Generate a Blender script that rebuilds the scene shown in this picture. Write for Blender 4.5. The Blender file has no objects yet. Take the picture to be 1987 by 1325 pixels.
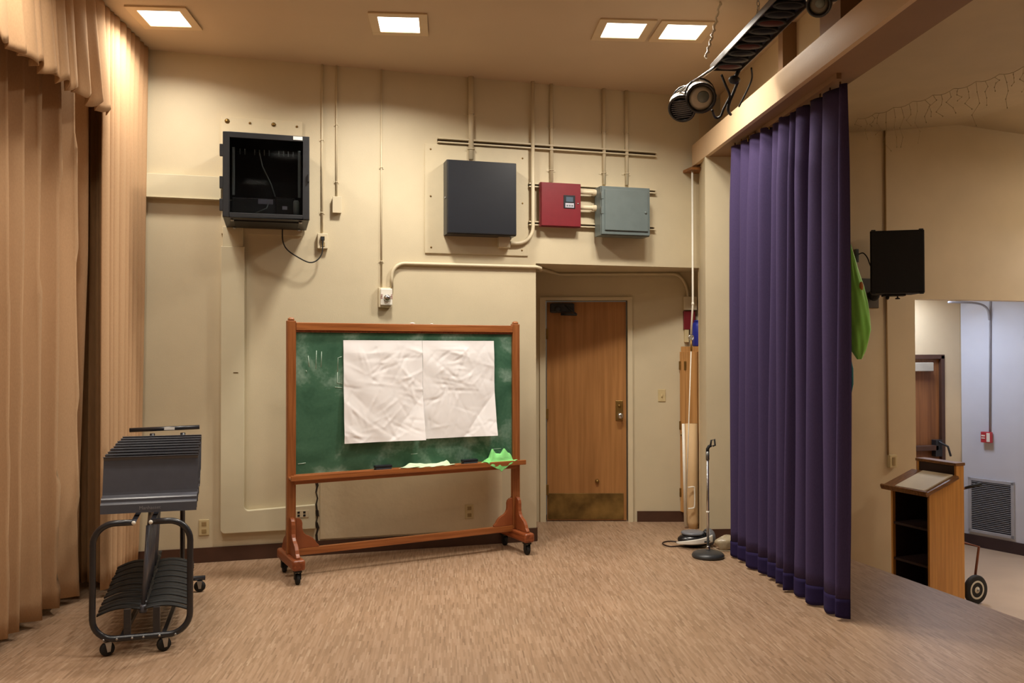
import bpy, bmesh, math, random
from mathutils import Vector, Matrix
random.seed(7)
PI = math.pi
S = bpy.context.scene
COL = S.collection

# ---------------------------------------------------------------- camera
FPX = 1665.0
YAW, PITCH, ROLL = math.radians(15.7613), math.radians(.7648), math.radians(-.1201)
CAM = Vector((0, 0, 1.6))
_F = Vector((math.sin(YAW)*math.cos(PITCH), math.cos(YAW)*math.cos(PITCH), math.sin(PITCH)))
_r = Vector((math.cos(YAW), -math.sin(YAW), 0)); _u = _r.cross(_F)
_R = _r*math.cos(ROLL) + _u*math.sin(ROLL); _U = -_r*math.sin(ROLL) + _u*math.cos(ROLL)
cd = bpy.data.cameras.new('camera'); cam = bpy.data.objects.new('camera', cd); COL.objects.link(cam)
cd.sensor_width = 36; cd.lens = FPX/1987*36; cd.clip_start = .05; cd.clip_end = 60
cam.matrix_world = Matrix(((_R.x, _U.x, -_F.x, CAM.x), (_R.y, _U.y, -_F.y, CAM.y), (_R.z, _U.z, -_F.z, CAM.z), (0, 0, 0, 1)))
S.camera = cam

# ---------------------------------------------------------------- world, exposure
S.view_settings.view_transform = 'Standard'; S.view_settings.look = 'None'
S.view_settings.gamma = 1; S.view_settings.use_curve_mapping = False
S.view_settings.exposure = 0.17
w = bpy.data.worlds.new('world'); S.world = w; w.use_nodes = True
w.node_tree.nodes['Background'].inputs[0].default_value = (1, .82, .6, 1)
w.node_tree.nodes['Background'].inputs[1].default_value = .06

WARM = (1, .925, .81)
def area_light(name, loc, size, power, color=WARM, rot=(0, 0, 0), spread=PI):
    l = bpy.data.lights.new(name, 'AREA'); l.shape = 'SQUARE'; l.size = size; l.energy = power; l.color = color; l.spread = spread
    o = bpy.data.objects.new(name, l); COL.objects.link(o); o.location = loc; o.rotation_euler = rot
    return o
BA = math.radians(-11.5286)                 # the ceiling grid and the proscenium beam are turned against the rear wall
bx_, by_ = Vector((math.cos(BA), math.sin(BA), 0)), Vector((-math.sin(BA), math.cos(BA), 0))
L1 = Vector((.869, 5.973, 0)); CZ = 3.91
STAGE_LIGHTS = [L1 - bx_*1.6, L1.copy(), L1 + bx_*1.59, L1 + bx_*2.02]
FAR_ROW = len(STAGE_LIGHTS)
for k in (1, 2, 3):
    for q in (-1.6, 0):
        STAGE_LIGHTS.append(L1 + bx_*q - by_*1.75*k)
for i, p in enumerate(STAGE_LIGHTS):
    area_light('downlight_lamp', (p.x, p.y, CZ-.014), .26, (17, 37, 34, 16)[i] if i < FAR_ROW else (14 if i < FAR_ROW+2 else 9), rot=(0, 0, BA), spread=math.radians(150))
HALL_LIGHTS = [Vector((7.4, 4.7, 3.80)), Vector((6.2, 2.4, 3.80))]  # the second is added out of view to brighten the green bag
for p in HALL_LIGHTS:
    area_light('unseen_hall_lamp', (p.x, p.y, p.z-.03), .5, 30 if p.y > 4 else 22, (1, .88, .74), spread=math.radians(60 if p.y > 4 else 170))
area_light('unseen_hall_lamp', (8.2, 5.2, 3.6), .5, 34, (1, .86, .68))  # added wide lamp without a fixture, fills in the hall wall
area_light('corridor_fill_lamp', (6.75, 7.66, 2.26), .5, 22, (.62, .74, 1.0))  # added cool lamp out of sight, stands in for window daylight
area_light('corridor_fill_lamp', (8.6, 6.2, 2.9), .5, 12, (.62, .74, 1.0))  # second added cool lamp, out of view in the hall

# ---------------------------------------------------------------- pixel rays (frame 1987x1325) used to read real positions off the photograph
def ray(px, py):
    return _R*((px-993.5)/FPX) - _U*((py-662.5)/FPX) + _F
def on_z(px, py, z=0.0): d = ray(px, py); return CAM + d*((z-CAM.z)/d.z)
def on_y(px, py, y): d = ray(px, py); return CAM + d*(y/d.y)
def on_pl(px, py, p0, n): d = ray(px, py); return CAM + d*((Vector(p0)-CAM).dot(Vector(n))/d.dot(Vector(n)))

# ---------------------------------------------------------------- materials
def lin(c):
    return tuple((x/12.92 if x <= .04045 else ((x+.055)/1.055)**2.4) for x in c)
def h(s): return lin(tuple(int(s[i:i+2], 16)/255 for i in (0, 2, 4)))
MATS = {}
def mat(name, col, rough=.6, metal=0.0, var=.08, scale=8.0, bump=0.0, bscale=60.0, spec=.5, stretch=(1, 1, 1), col2=None, coat=0, thr=None):
    m = bpy.data.materials.new(name); m.use_nodes = True; nt = m.node_tree; N = nt.nodes; L = nt.links
    b = N['Principled BSDF']; b.inputs['Roughness'].default_value = rough; b.inputs['Metallic'].default_value = metal
    b.inputs['Specular IOR Level'].default_value = spec; b.inputs['Coat Weight'].default_value = coat
    tc = N.new('ShaderNodeTexCoord'); mp = N.new('ShaderNodeMapping'); mp.inputs['Scale'].default_value = stretch
    L.new(tc.outputs['Object'], mp.inputs['Vector'])
    nz = N.new('ShaderNodeTexNoise'); nz.inputs['Scale'].default_value = scale; nz.inputs['Detail'].default_value = 4
    L.new(mp.outputs[0], nz.inputs['Vector'])
    r = N.new('ShaderNodeValToRGB'); c = Vector(col)
    lo = tuple(c*(1-var)) if col2 is None else tuple(col2); hi = tuple(min(1, x*(1+var)) for x in col)
    r.color_ramp.elements[0].color = (*lo, 1); r.color_ramp.elements[1].color = (*hi, 1)
    t = thr or (.3, .7); r.color_ramp.elements[0].position, r.color_ramp.elements[1].position = t
    L.new(nz.outputs['Fac'], r.inputs[0]); L.new(r.outputs[0], b.inputs['Base Color'])
    if bump:
        n2 = N.new('ShaderNodeTexNoise'); n2.inputs['Scale'].default_value = bscale; n2.inputs['Detail'].default_value = 4
        L.new(mp.outputs[0], n2.inputs['Vector'])
        bp = N.new('ShaderNodeBump'); bp.inputs['Strength'].default_value = bump; bp.inputs['Distance'].default_value = .01
        L.new(n2.outputs['Fac'], bp.inputs['Height']); L.new(bp.outputs[0], b.inputs['Normal'])
    MATS[name] = m
    return m
def wood(name, c1, c2, rough=.4, axis='z', sc=1.0, spec=.5):
    st = {'z': (28, 28, 1.2), 'x': (1.2, 28, 28), 'y': (28, 1.2, 28)}[axis]
    return mat(name, c1, rough, 0, .1, 2.2*sc, .05, 30, spec, st, col2=c2, thr=(.32, .72))
wall_m = mat('cream wall paint', h('cdc0a2'), .55, 0, .035, 3, .12, 240)
alc_m = wall_m
ceil_m = mat('ceiling paint', h('cbb598'), .8, 0, .03, 2, .08, 150)
cream = mat('cream painted metal', h('d3c6a8'), .45, 0, .03, 6)
cream_d = mat('cream painted board', h('cfc2a3'), .5, 0, .03, 9, .08, 60)
hall_m = mat('hall wall paint', h('cdb996'), .6, 0, .04, 3, .1, 200)
blue_m = mat('cool-lit corridor paint', h('c9ccd6'), .6, 0, .03, 3, .1, 200)  # blue tint of the cool daylight is put into the wall colour
base_m = mat('brown rubber baseboard', h('4a2f22'), .45, 0, .15, 6)
black_m = mat('black metal', h('24262a'), .45, 0, .15, 20)
blk_box = mat('charcoal enclosure paint', h('1b1e25'), .38, 0, .06, 14)
rub = mat('black rubber', h('141414'), .7, 0, .2, 20)
red_m = mat('red enclosure paint', h('761a24'), .4, 0, .06, 14)
gray_m = mat('grey enclosure paint', h('65706f'), .4, 0, .05, 14)
chrome = mat('chrome', h('c8c8c8'), .2, 1, .03, 20)
steel = mat('galvanised steel', h('b4b6b8'), .35, 1, .1, 30)
white_p = mat('white plastic', h('e6e2d6'), .4, 0, .03, 20)
ivory = mat('ivory plastic', h('cbb98d'), .45, 0, .05, 20)
sticker = mat('white label', h('f4f1ea'), .6, 0, .02, 20)
stand_m = mat('charcoal painted aluminium', h('50525c'), .3, 0, .06, 25, spec=.6)
stand_b = mat('black painted steel', h('222329'), .3, 0, .1, 25, spec=.6)
oak = wood('orange stained oak', h('a06438'), h('824a24'), .34)
oakx = wood('orange stained oak rail', h('a86838'), h('8a4e26'), .34, 'x')
oak_d = wood('worn reddish stained oak', h('96512c'), h('6e3417'), .4, 'y')
door_w = wood('birch door veneer', h('aa7846'), h('9a6a3a'), .42, 'z', .5)
brass = mat('tarnished brass', h('8a6d3c'), .4, .8, .35, 6)
kickm = mat('worn brass kick plate', h('8a7040'), .42, .7, .5, 5, .06, 40, col2=h('5a4726'))
cab_w = wood('light birch cabinet', h('c09058'), h('a87844'), .5, 'z', .5)
lect_w = wood('honey oak veneer', h('d89c50'), h('c88c42'), .4, 'z', .7)
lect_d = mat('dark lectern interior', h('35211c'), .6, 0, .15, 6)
lect_t = wood('worn brown oak top', h('8f6238'), h('6f4826'), .45, 'x', 1)
hd_w = wood('brown hall door veneer', h('8a5a34'), h('6f4424'), .5, 'z', .5)
bluep = mat('blue plastic', h('23309a'), .4, 0, .05, 20)
tube_m = mat('beige canvas', h('d0b084'), .7, 0, .02, 12, .1, 90)
glow = bpy.data.materials.new('lit diffuser'); glow.use_nodes = True
_b = glow.node_tree.nodes['Principled BSDF']; _b.inputs['Base Color'].default_value = (.9, .85, .75, 1)
_n = glow.node_tree.nodes.new('ShaderNodeTexNoise'); _n.inputs['Scale'].default_value = 30
_m = glow.node_tree.nodes.new('ShaderNodeMath'); _m.operation = 'MULTIPLY_ADD'; _m.inputs[1].default_value = 1.5; _m.inputs[2].default_value = 4.5
glow.node_tree.links.new(_n.outputs['Fac'], _m.inputs[0]); glow.node_tree.links.new(_m.outputs[0], _b.inputs['Emission Strength'])
_b.inputs['Emission Color'].default_value = (1, .93, .8, 1)

def cloth(name, c1, c2=None, scale=120, rough=.85, sheen=.3, bump=.06, st=(1, 1, .25)):
    c2 = tuple(a*.6+b*.4 for a, b in zip(c1, c2)) if c2 else None
    m = mat(name, c1, rough, 0, .03, scale, bump, scale*3, .15, st, col2=c2)
    b = m.node_tree.nodes['Principled BSDF']; b.inputs['Sheen Weight'].default_value = sheen; b.inputs['Sheen Roughness'].default_value = .5
    b.inputs['Sheen Tint'].default_value = (*[min(1, x*2+.1) for x in c1], 1)
    return m
tan_c = cloth('tan velour', h('c09c78'), h('b08c68'), 260, sheen=.15)
val_c = cloth('tan velour valance', h('bf9b76'), h('b08a66'), 260, sheen=.15)
pur_c = cloth('purple velour', h('43385a'), h('332a4a'), 260, sheen=.12)
pur_h = cloth('dark purple hem', h('2a2148'), h('221a3c'), 260, sheen=.08)
green_c = cloth('bright green cloth', h('8fe08a'), h('74cf72'), 30, sheen=.1, st=(1, 1, 1))
pale_c = cloth('pale green cloth', h('d8f0cc'), h('c4e4b8'), 30, sheen=.1, st=(1, 1, 1))
nylon = mat('bright green nylon', h('a4ff74'), .45, 0, .08, 6, .15, 20)
teal_c = mat('teal nylon', h('1f7f8c'), .6, 0, .1, 20)
navy_c = mat('black nylon', h('15161f'), .7, 0, .1, 20)

def floor_mat():
    m = bpy.data.materials.new('streaked vinyl floor'); m.use_nodes = True; nt = m.node_tree; N = nt.nodes; L = nt.links
    b = N['Principled BSDF']
    tc = N.new('ShaderNodeTexCoord'); mp = N.new('ShaderNodeMapping'); mp.inputs['Rotation'].default_value = (0, 0, -BA + PI/2)
    L.new(tc.outputs['Object'], mp.inputs['Vector'])
    br = N.new('ShaderNodeTexBrick'); br.offset = .37; br.offset_frequency = 3
    br.inputs['Scale'].default_value = 1; br.inputs['Brick Width'].default_value = .11; br.inputs['Row Height'].default_value = .0085
    br.inputs['Mortar Size'].default_value = .0; br.inputs['Bias'].default_value = .0
    br.inputs['Color1'].default_value = (0, 0, 0, 1); br.inputs['Color2'].default_value = (1, 1, 1, 1); br.inputs['Mortar'].default_value = (.3, .3, .3, 1)
    L.new(mp.outputs[0], br.inputs['Vector'])
    m2 = N.new('ShaderNodeMapping'); m2.inputs['Scale'].default_value = (7, 140, 1); L.new(mp.outputs[0], m2.inputs['Vector'])
    nz = N.new('ShaderNodeTexNoise'); nz.inputs['Scale'].default_value = 1; nz.inputs['Detail'].default_value = 3; L.new(m2.outputs[0], nz.inputs['Vector'])
    mx = N.new('ShaderNodeMix'); mx.data_type = 'RGBA'; mx.inputs[0].default_value = .40
    L.new(br.outputs['Color'], mx.inputs[6]); L.new(nz.outputs['Fac'], mx.inputs[7])
    r = N.new('ShaderNodeValToRGB'); e = r.color_ramp.elements
    e[0].position = .10; e[0].color = (*h('84684f'), 1); e[1].position = .9; e[1].color = (*h('cfb598'), 1)
    for p, c in ((.25, 'a6886c'), (.5, 'b39376'), (.75, 'bc9d82')): x = e.new(p); x.color = (*h(c), 1)
    L.new(mx.outputs[2], r.inputs[0])
    n3 = N.new('ShaderNodeTexNoise'); n3.inputs['Scale'].default_value = 1.3; L.new(mp.outputs[0], n3.inputs['Vector'])
    m3 = N.new('ShaderNodeMix'); m3.data_type = 'RGBA'; m3.blend_type = 'MULTIPLY'; m3.inputs[0].default_value = .35
    L.new(r.outputs[0], m3.inputs[6]); L.new(n3.outputs['Fac'], m3.inputs[7]); L.new(m3.outputs[2], b.inputs['Base Color'])
    b.inputs['Roughness'].default_value = .42; b.inputs['Specular IOR Level'].default_value = .35
    return m
floor_m = floor_mat()

# ---------------------------------------------------------------- mesh builders
class MB:
    def __init__(s): s.v = []; s.f = []; s.sm = []
    def add(s, vs, fs, smooth=False):
        o = len(s.v); s.v += [Vector(v) for v in vs]
        for f in fs: s.f.append([i+o for i in f]); s.sm.append(smooth)
        return s
    def box(s, a, b, M=None):
        (x0, y0, z0), (x1, y1, z1) = a, b
        vs = [Vector(p) for p in ((x0, y0, z0), (x1, y0, z0), (x1, y1, z0), (x0, y1, z0), (x0, y0, z1), (x1, y0, z1), (x1, y1, z1), (x0, y1, z1))]
        if M is not None: vs = [M @ v for v in vs]
        return s.add(vs, [(0, 3, 2, 1), (4, 5, 6, 7), (0, 1, 5, 4), (1, 2, 6, 5), (2, 3, 7, 6), (3, 0, 4, 7)])
    def prism(s, poly, z0, z1, M=None):      # polygon in xy, extruded in z
        n = len(poly); vs = [Vector((x, y, z0)) for x, y in poly] + [Vector((x, y, z1)) for x, y in poly]
        if M is not None: vs = [M @ v for v in vs]
        return s.add(vs, [tuple(range(n))[::-1], tuple(range(n, 2*n))] + [(i, (i+1) % n, (i+1) % n+n, i+n) for i in range(n)])
    def tube(s, pts, r, n=10, closed=False, M=None):
        pts = [Vector(p) for p in pts]; m = len(pts); vs = []; fs = []
        rr = r if isinstance(r, (list, tuple)) else [r]*m
        ref = None
        for i, p in enumerate(pts):
            a = pts[(i-1) % m] if (closed or i) else p; b = pts[(i+1) % m] if (closed or i < m-1) else p
            t = (b-a).normalized()
            if ref is None: ref = Vector((0, 0, 1)) if abs(t.z) < .9 else Vector((1, 0, 0))
            u = (ref - t*ref.dot(t)); u = u.normalized() if u.length > 1e-6 else t.orthogonal().normalized(); ref = u; v = t.cross(u)
            for k in range(n):
                an = 2*PI*k/n; q = p + (u*math.cos(an) + v*math.sin(an))*rr[i]; vs.append(M @ q if M is not None else q)
        for i in range(m if closed else m-1):
            j = (i+1) % m
            for k in range(n): fs.append((i*n+k, i*n+(k+1) % n, j*n+(k+1) % n, j*n+k))
        if not closed: fs.append(tuple(range(n))[::-1]); fs.append(tuple(range((m-1)*n, m*n)))
        return s.add(vs, fs, True)
    def lathe(s, prof, n=28, M=None):        # profile [(r,z)] about z
        vs = []; fs = []; m = len(prof)
        for r, z in prof:
            for k in range(n):
                q = Vector((r*math.cos(2*PI*k/n), r*math.sin(2*PI*k/n), z)); vs.append(M @ q if M is not None else q)
        for i in range(m-1):
            for k in range(n): fs.append((i*n+k, i*n+(k+1) % n, (i+1)*n+(k+1) % n, (i+1)*n+k))
        fs.append(tuple(range(n))[::-1]); fs.append(tuple(range((m-1)*n, m*n)))
        return s.add(vs, fs, True)
    def ball(s, c, r, n=16, sc=(1, 1, 1), M=None, amp=0, seed=0):
        rnd = random.Random(seed); vs = []; fs = []; mrows = n//2
        ph = [rnd.uniform(0, 6) for _ in range(6)]
        for i in range(mrows+1):
            th = PI*i/mrows
            for k in range(n):
                a = 2*PI*k/n; rr = r*(1+amp*(math.sin(3*a+ph[0]+2*th)+math.sin(5*th+ph[1]+a)))
                q = Vector((c[0]+rr*sc[0]*math.sin(th)*math.cos(a), c[1]+rr*sc[1]*math.sin(th)*math.sin(a), c[2]+rr*sc[2]*math.cos(th)))
                vs.append(M @ q if M is not None else q)
        for i in range(mrows):
            for k in range(n): fs.append((i*n+k, (i+1)*n+k, (i+1)*n+(k+1) % n, i*n+(k+1) % n))
        return s.add(vs, fs, True)
    def grid(s, fn, nu, nv, smooth=True, M=None):
        vs = [fn(i/nu, j/nv) for i in range(nu+1) for j in range(nv+1)]
        if M is not None: vs = [M @ Vector(v) for v in vs]
        return s.add(vs, [(i*(nv+1)+j, (i+1)*(nv+1)+j, (i+1)*(nv+1)+j+1, i*(nv+1)+j+1) for i in range(nu) for j in range(nv)], smooth)
    def build(s, name, m, parent=None, bevel=0, solid=0, base=True, segs=2):
        me = bpy.data.meshes.new(name)
        off = Vector((0, 0, 0))
        if parent is None and base:
            xs = [v.x for v in s.v]; ys = [v.y for v in s.v]; zs = [v.z for v in s.v]
            off = Vector(((min(xs)+max(xs))/2, (min(ys)+max(ys))/2, min(zs)))
        me.from_pydata([tuple(v-off) for v in s.v], [], s.f)
        for p, q in zip(me.polygons, s.sm): p.use_smooth = q
        bm = bmesh.new(); bm.from_mesh(me); bmesh.ops.remove_doubles(bm, verts=bm.verts, dist=1e-6)
        if not solid: bmesh.ops.recalc_face_normals(bm, faces=bm.faces)
        bm.to_mesh(me); bm.free()
        o = bpy.data.objects.new(name, me); COL.objects.link(o); me.materials.append(m); o.location = off
        if parent: o.parent = parent
        if solid:
            md = o.modifiers.new('thickness', 'SOLIDIFY'); md.thickness = solid; md.offset = 0
        if bevel:
            md = o.modifiers.new('edge', 'BEVEL'); md.width = bevel; md.segments = segs; md.limit_method = 'ANGLE'; md.angle_limit = math.radians(50)
        return o
def tag(o, label, cat, group=None):
    o['label'] = label; o['category'] = cat
    if group: o['group'] = group
    return o
def struct(o): o['kind'] = 'structure'; return o
def thing(name, label, cat, loc=(0, 0, 0), rotz=0, group=None):
    o = bpy.data.objects.new(name, None); COL.objects.link(o); o.location = loc; o.rotation_euler = (0, 0, rotz); o.empty_display_size = .1
    return tag(o, label, cat, group)
def copy_thing(root, loc, rotz=None, label=None):
    r = root.copy(); COL.objects.link(r); r.location = loc
    if rotz is not None: r.rotation_euler = (0, 0, rotz)
    if label: r['label'] = label
    def rec(a, b):
        for ch in [c for c in bpy.data.objects if c.parent == a]:
            c = ch.copy(); COL.objects.link(c); c.parent = b; rec(ch, c)
    rec(root, r)
    return r
def arc(c, r, a0, a1, ax1, ax2, n=8):
    c = Vector(c); return [c + Vector(ax1)*r*math.cos(a0+(a1-a0)*i/n) + Vector(ax2)*r*math.sin(a0+(a1-a0)*i/n) for i in range(n+1)]
def text(body, size, m, parent, mw, name='lettering'):
    cu = bpy.data.curves.new(name, 'FONT'); cu.body = body; cu.size = size; cu.extrude = .0004; cu.align_x = 'CENTER'; cu.align_y = 'CENTER'
    to = bpy.data.objects.new('tmp', cu); COL.objects.link(to)
    bpy.context.view_layer.update()
    me = bpy.data.meshes.new_from_object(to.evaluated_get(bpy.context.evaluated_depsgraph_get()))
    bpy.data.objects.remove(to); o = bpy.data.objects.new(name, me); COL.objects.link(o)
    me.materials.clear(); me.materials.append(m); me.transform(mw); o.parent = parent
    return o

YW = 6.995
def wx(px, py=400, off=0.0): return on_y(px, py, YW-off).x
def wz(px, py, off=0.0): return on_y(px, py, YW-off).z

# ================================================================ STRUCTURE
AX0, AX1, AZ = 2.187, 3.738, 2.365           # alcove opening
OX0, OZ = 6.065, 2.12                        # hall opening
HF = -.62                                    # hall floor level
struct(MB().prism([(-2.6, -3), (4.33, -3), (4.33, 8.1), (2.0, 8.1), (2.0, 7.15), (-2.6, 7.15)], HF-.1, 0).build('floor', floor_m, base=False))
hallfl = mat('hall floor tiles', h('b09a84'), .4, 0, .06, 3)
struct(MB().box((4.33, -3, HF-.1), (9.6, 9.2, HF)).build('floor', hallfl, base=False))
wb = MB(); T = .15
wb.box((-2.6, YW, 0), (AX0, YW+T, 3.95)); wb.box((AX0, YW, AZ), (AX1, YW+T, 3.95))
struct(wb.build('wall_back', wall_m, base=False))
wc = MB(); wc.box((AX1, YW, HF), (4.2, YW+.03, 3.95)); wc.box((4.2, YW, HF), (OX0, YW+T, 3.95)); wc.box((AX1, YW+.03, AZ), (4.2, YW+T, 3.95)); wc.box((OX0, YW, OZ), (9.6, YW+T, 3.95))
struct(wc.build('wall_hall_back', hall_m, base=False))
# alcove
AP = Vector((2.502, 7.775, 0)); AD = Vector((.9595, -.2817, 0)); AN = Vector((.2817, .9595, 0))
def apt(px, py, off=0.0): return on_pl(px, py, AP - AN*off, AN)
def au(p): return (p-AP).dot(AD)
AM = Matrix(((AD.x, AN.x, 0, AP.x), (AD.y, AN.y, 0, AP.y), (0, 0, 1, 0), (0, 0, 0, 1)))
uL, uR = au(apt(1059, 800)), au(apt(1218, 800)); DZ = apt(1140, 583).z
aw = MB(); aw.box((-.5, 0, 0), (uL, .12, AZ+.1), AM); aw.box((uR, 0, 0), (1.75, .12, AZ+.1), AM); aw.box((uL, 0, DZ), (uR, .12, AZ+.1), AM)
struct(aw.build('wall_alcove_back', wall_m, base=False))
struct(MB().box((AX0-.1, YW+T, 0), (AX0, 8.05, AZ+.1)).build('wall_alcove_left', wall_m, base=False))
struct(MB().box((4.2, YW+T, 0), (4.3, 8.05, AZ)).build('wall_alcove_right', wall_m, base=False))
struct(MB().box((AX0-.1, YW+T, AZ), (4.3, 8.1, AZ+.08)).build('ceiling', wall_m, base=False))
# beam frame: s runs toward the camera, t toward the hall
BP = Vector((3.56, 6.592, 0)); BDv = -by_; BN = bx_
BM = Matrix(((BDv.x, BN.x, 0, BP.x), (BDv.y, BN.y, 0, BP.y), (0, 0, 1, 0), (0, 0, 0, 1)))
BB = 3.26
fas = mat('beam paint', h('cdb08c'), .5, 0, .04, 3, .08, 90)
struct(MB().box((-.33, 0, BB), (9, .035, BB+.188), BM).build('trim_1', fas, base=False))
sof_m = mat('shaded soffit brown', h('8a6a4c'), .6, 0, .06, 3)  # shade under the beam is put into this darker brown
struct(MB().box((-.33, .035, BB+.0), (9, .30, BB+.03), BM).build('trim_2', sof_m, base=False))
hw = MB(); hw.box((-.33, .26, BB+.03), (9, .30, 4.0), BM)
struct(hw.build('wall_header', hall_m, base=False))
br_ = MB()
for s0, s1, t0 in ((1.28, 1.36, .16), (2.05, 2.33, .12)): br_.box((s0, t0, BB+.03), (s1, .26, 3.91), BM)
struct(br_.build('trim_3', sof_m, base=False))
# ceilings
cl = [(-2.6, -3)] ; e1 = BM @ Vector((9, .3, 0)); e0 = BM @ Vector((-.4, .3, 0))
struct(MB().prism([(-2.6, -3.2), (e1.x, -3.2), (e1.x, e1.y), (e0.x, e0.y), (e0.x, YW+.1), (-2.6, YW+.1)], CZ, CZ+.08).build('ceiling', ceil_m, base=False))
hc = [(2.0, 3.60), (4.2, 3.66), (5.36, 3.722), (5.74, 3.758), (6.6, 3.88), (7.4, 3.84), (9.6, 3.7)]
def hcf(u, v):
    k = u*(len(hc)-1); i = min(int(k), len(hc)-2); f = k-i
    x = hc[i][0]*(1-f)+hc[i+1][0]*f; z = hc[i][1]*(1-f)+hc[i+1][1]*f; y = -3 + v*(YW+3.02)
    # stay on the hall side of the header
    sx = 3.56 + .30*BN.x + ((6.592+.3*BN.y) - y)*(BDv.x/-BDv.y)
    return (max(x, sx-.03), y, z)
struct(MB().grid(hcf, 36, 8).build('ceiling', hall_m, base=False, solid=.03))
# pillar under the beam
pm = MB(); pc = [(3.545, 6.53), (4.13, 6.41), (4.25, YW+.01), (3.737, YW+.01)]
pm.prism(pc, 0, BB); struct(pm.build('wall_pillar', wall_m, base=False))
# outer walls
struct(MB().box((-2.7, -3.1, 0), (-2.6, 7.15, 4)).build('wall_left', wall_m, base=False))
struct(MB().box((-2.6, -3.1, HF), (9.6, -3.0, 4)).build('wall_front', wall_m, base=False))
struct(MB().box((9.6, -3.1, HF), (9.7, 9.2, 4)).build('wall_right', hall_m, base=False))
# corridor beyond the hall opening
P0 = Vector((7.724, 8.174, 0)); P1 = Vector((7.913, 7.514, 0)); CDv = (P1-P0).normalized(); CN = Vector((-CDv.y, CDv.x, 0))
CN = CN if CN.x > 0 else -CN
CM = Matrix(((CDv.x, CN.x, 0, P0.x), (CDv.y, CN.y, 0, P0.y), (0, 0, 1, 0), (0, 0, 0, 1)))
struct(MB().box((0, 0, HF), (1.25, .1, 2.6), CM).build('wall_corridor_right', blue_m, base=False))
DY = 8.18
dpx = lambda px, py: on_y(px, py, DY)
dx0, dx1, dz = dpx(1766, 800).x-.45, dpx(1829, 800).x, dpx(1800, 693).z
cw = MB(); cw.box((dx1, DY, HF), (P0.x+.02, DY+.1, 2.6)); cw.box((5.0, DY, HF), (dx0, DY+.1, 2.6)); cw.box((dx0, DY, dz), (dx1, DY+.1, 2.6))
struct(cw.build('wall_corridor_back', hall_m, base=False))
struct(MB().box((4.4, YW+T, 2.32), (9.6, DY+.3, 2.40)).build('ceiling', hall_m, base=False))
struct(MB().box((4.9, YW+T, HF), (5.0, DY+.1, 2.4)).build('wall_corridor_left', hall_m, base=False))

# baseboards
BH = .113
bb = MB(); bb.box((-1.6, YW-.012, 0), (AX0, YW, BH)); bb.box((AX0, YW, 0), (AX0+.01, YW+T, BH)); struct(bb.build('baseboard_back', base_m, base=False))
bb = MB(); bb.box((-.3, -.012, 0), (uL-.11, 0, .10), AM); bb.box((uR+.085, -.012, 0), (1.6, 0, .10), AM); struct(bb.build('baseboard_alcove', base_m, base=False))
pv = Vector((4.13-3.545, 6.41-6.53, 0)).normalized(); pn = Vector((pv.y, -pv.x, 0))
PM = Matrix(((pv.x, -pn.x, 0, 3.545), (pv.y, -pn.y, 0, 6.53), (0, 0, 1, 0), (0, 0, 0, 1)))
bb = MB(); bb.box((-.0, -.012, 0), (.59, 0, BH), PM); struct(bb.build('baseboard_pillar', base_m, base=False))
bb = MB(); bb.box((0, -.015, HF), (1.2, 0, HF+.13), CM); bb.box((dx1+.06, DY-.015, HF), (P0.x, DY, HF+.13)); struct(bb.build('baseboard_corridor', mat('dark plum baseboard', h('3b2a2c'), .5), base=False))

# alcove door
dm = AM
d = struct(MB().box((uL+.012, .02, .008), (uR-.012, .06, DZ-.012), dm).build('door_1', door_w, base=False))
MB().box((uL-.055, -.025, 0), (uL, .05, DZ+.0), dm).box((uR, -.025, 0), (uR+.045, .05, DZ+.0), dm).box((uL-.055, -.025, DZ), (uR+.045, .05, DZ+.03), dm).build('door_frame', cream, d, .004)
MB().box((uL+.02, .012, .02), (uR-.10+.06, .02, .265), dm).build('kick_plate', kickm, d, .002)
ku = au(apt(1202, 800)); kz = apt(1202, 812).z
pl_ = MB().box((ku-.035, .010, kz-.02), (ku+.035, .02, kz+.17), dm).build('knob_plate', brass, d, .004)
MB().lathe([(.012, 0), (.012, .03), (.026, .04), (.03, .055), (.024, .068), (0.004, .072)], 20, dm @ Matrix.Translation((ku+.004, .01, kz+.03)) @ Matrix.Rotation(PI/2, 4, 'X')).build('knob', chrome, pl_)
MB().lathe([(.014, 0), (.012, .008), (.002, .009)], 16, dm @ Matrix.Translation((ku, .01, kz+.12)) @ Matrix.Rotation(PI/2, 4, 'X')).build('lock_cylinder', brass, pl_)
for z in (.30, 1.02, 1.78): MB().box((uL+.004, .0, z-.05), (uL+.026, .02, z+.05), dm).build('hinge', brass, d, .002)
c1, c2 = au(apt(1063, 600)), au(apt(1118, 600)); zc = apt(1090, 600).z
clos = MB().box((c1+.02, -.055, zc-.035), (c2-.02, .02, zc+.055), dm).build('door_closer', black_m, d, .012)
MB().tube([dm @ Vector((c1+.12, -.07, zc-.05)), dm @ Vector((c2, -.10, zc-.055))], .012, 8).tube([dm @ Vector((c2, -.10, zc-.055)), dm @ Vector((c1+.14, -.04, DZ-.03))], .008, 8).lathe([(.03, 0), (.03, .03), (.01, .035)], 14, dm @ Matrix.Translation((c1+.09, -.055, zc+.0)) @ Matrix.Rotation(PI/2, 4, 'X')).build('closer_arm', black_m, clos)
MB().lathe([(.02, 0), (.018, .02), (.008, .03)], 12, dm @ Matrix.Translation((au(apt(1159, 934)), .02, apt(1159, 934).z)) @ Matrix.Rotation(PI/2, 4, 'X')).build('door_bumper', brass, d)

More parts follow.
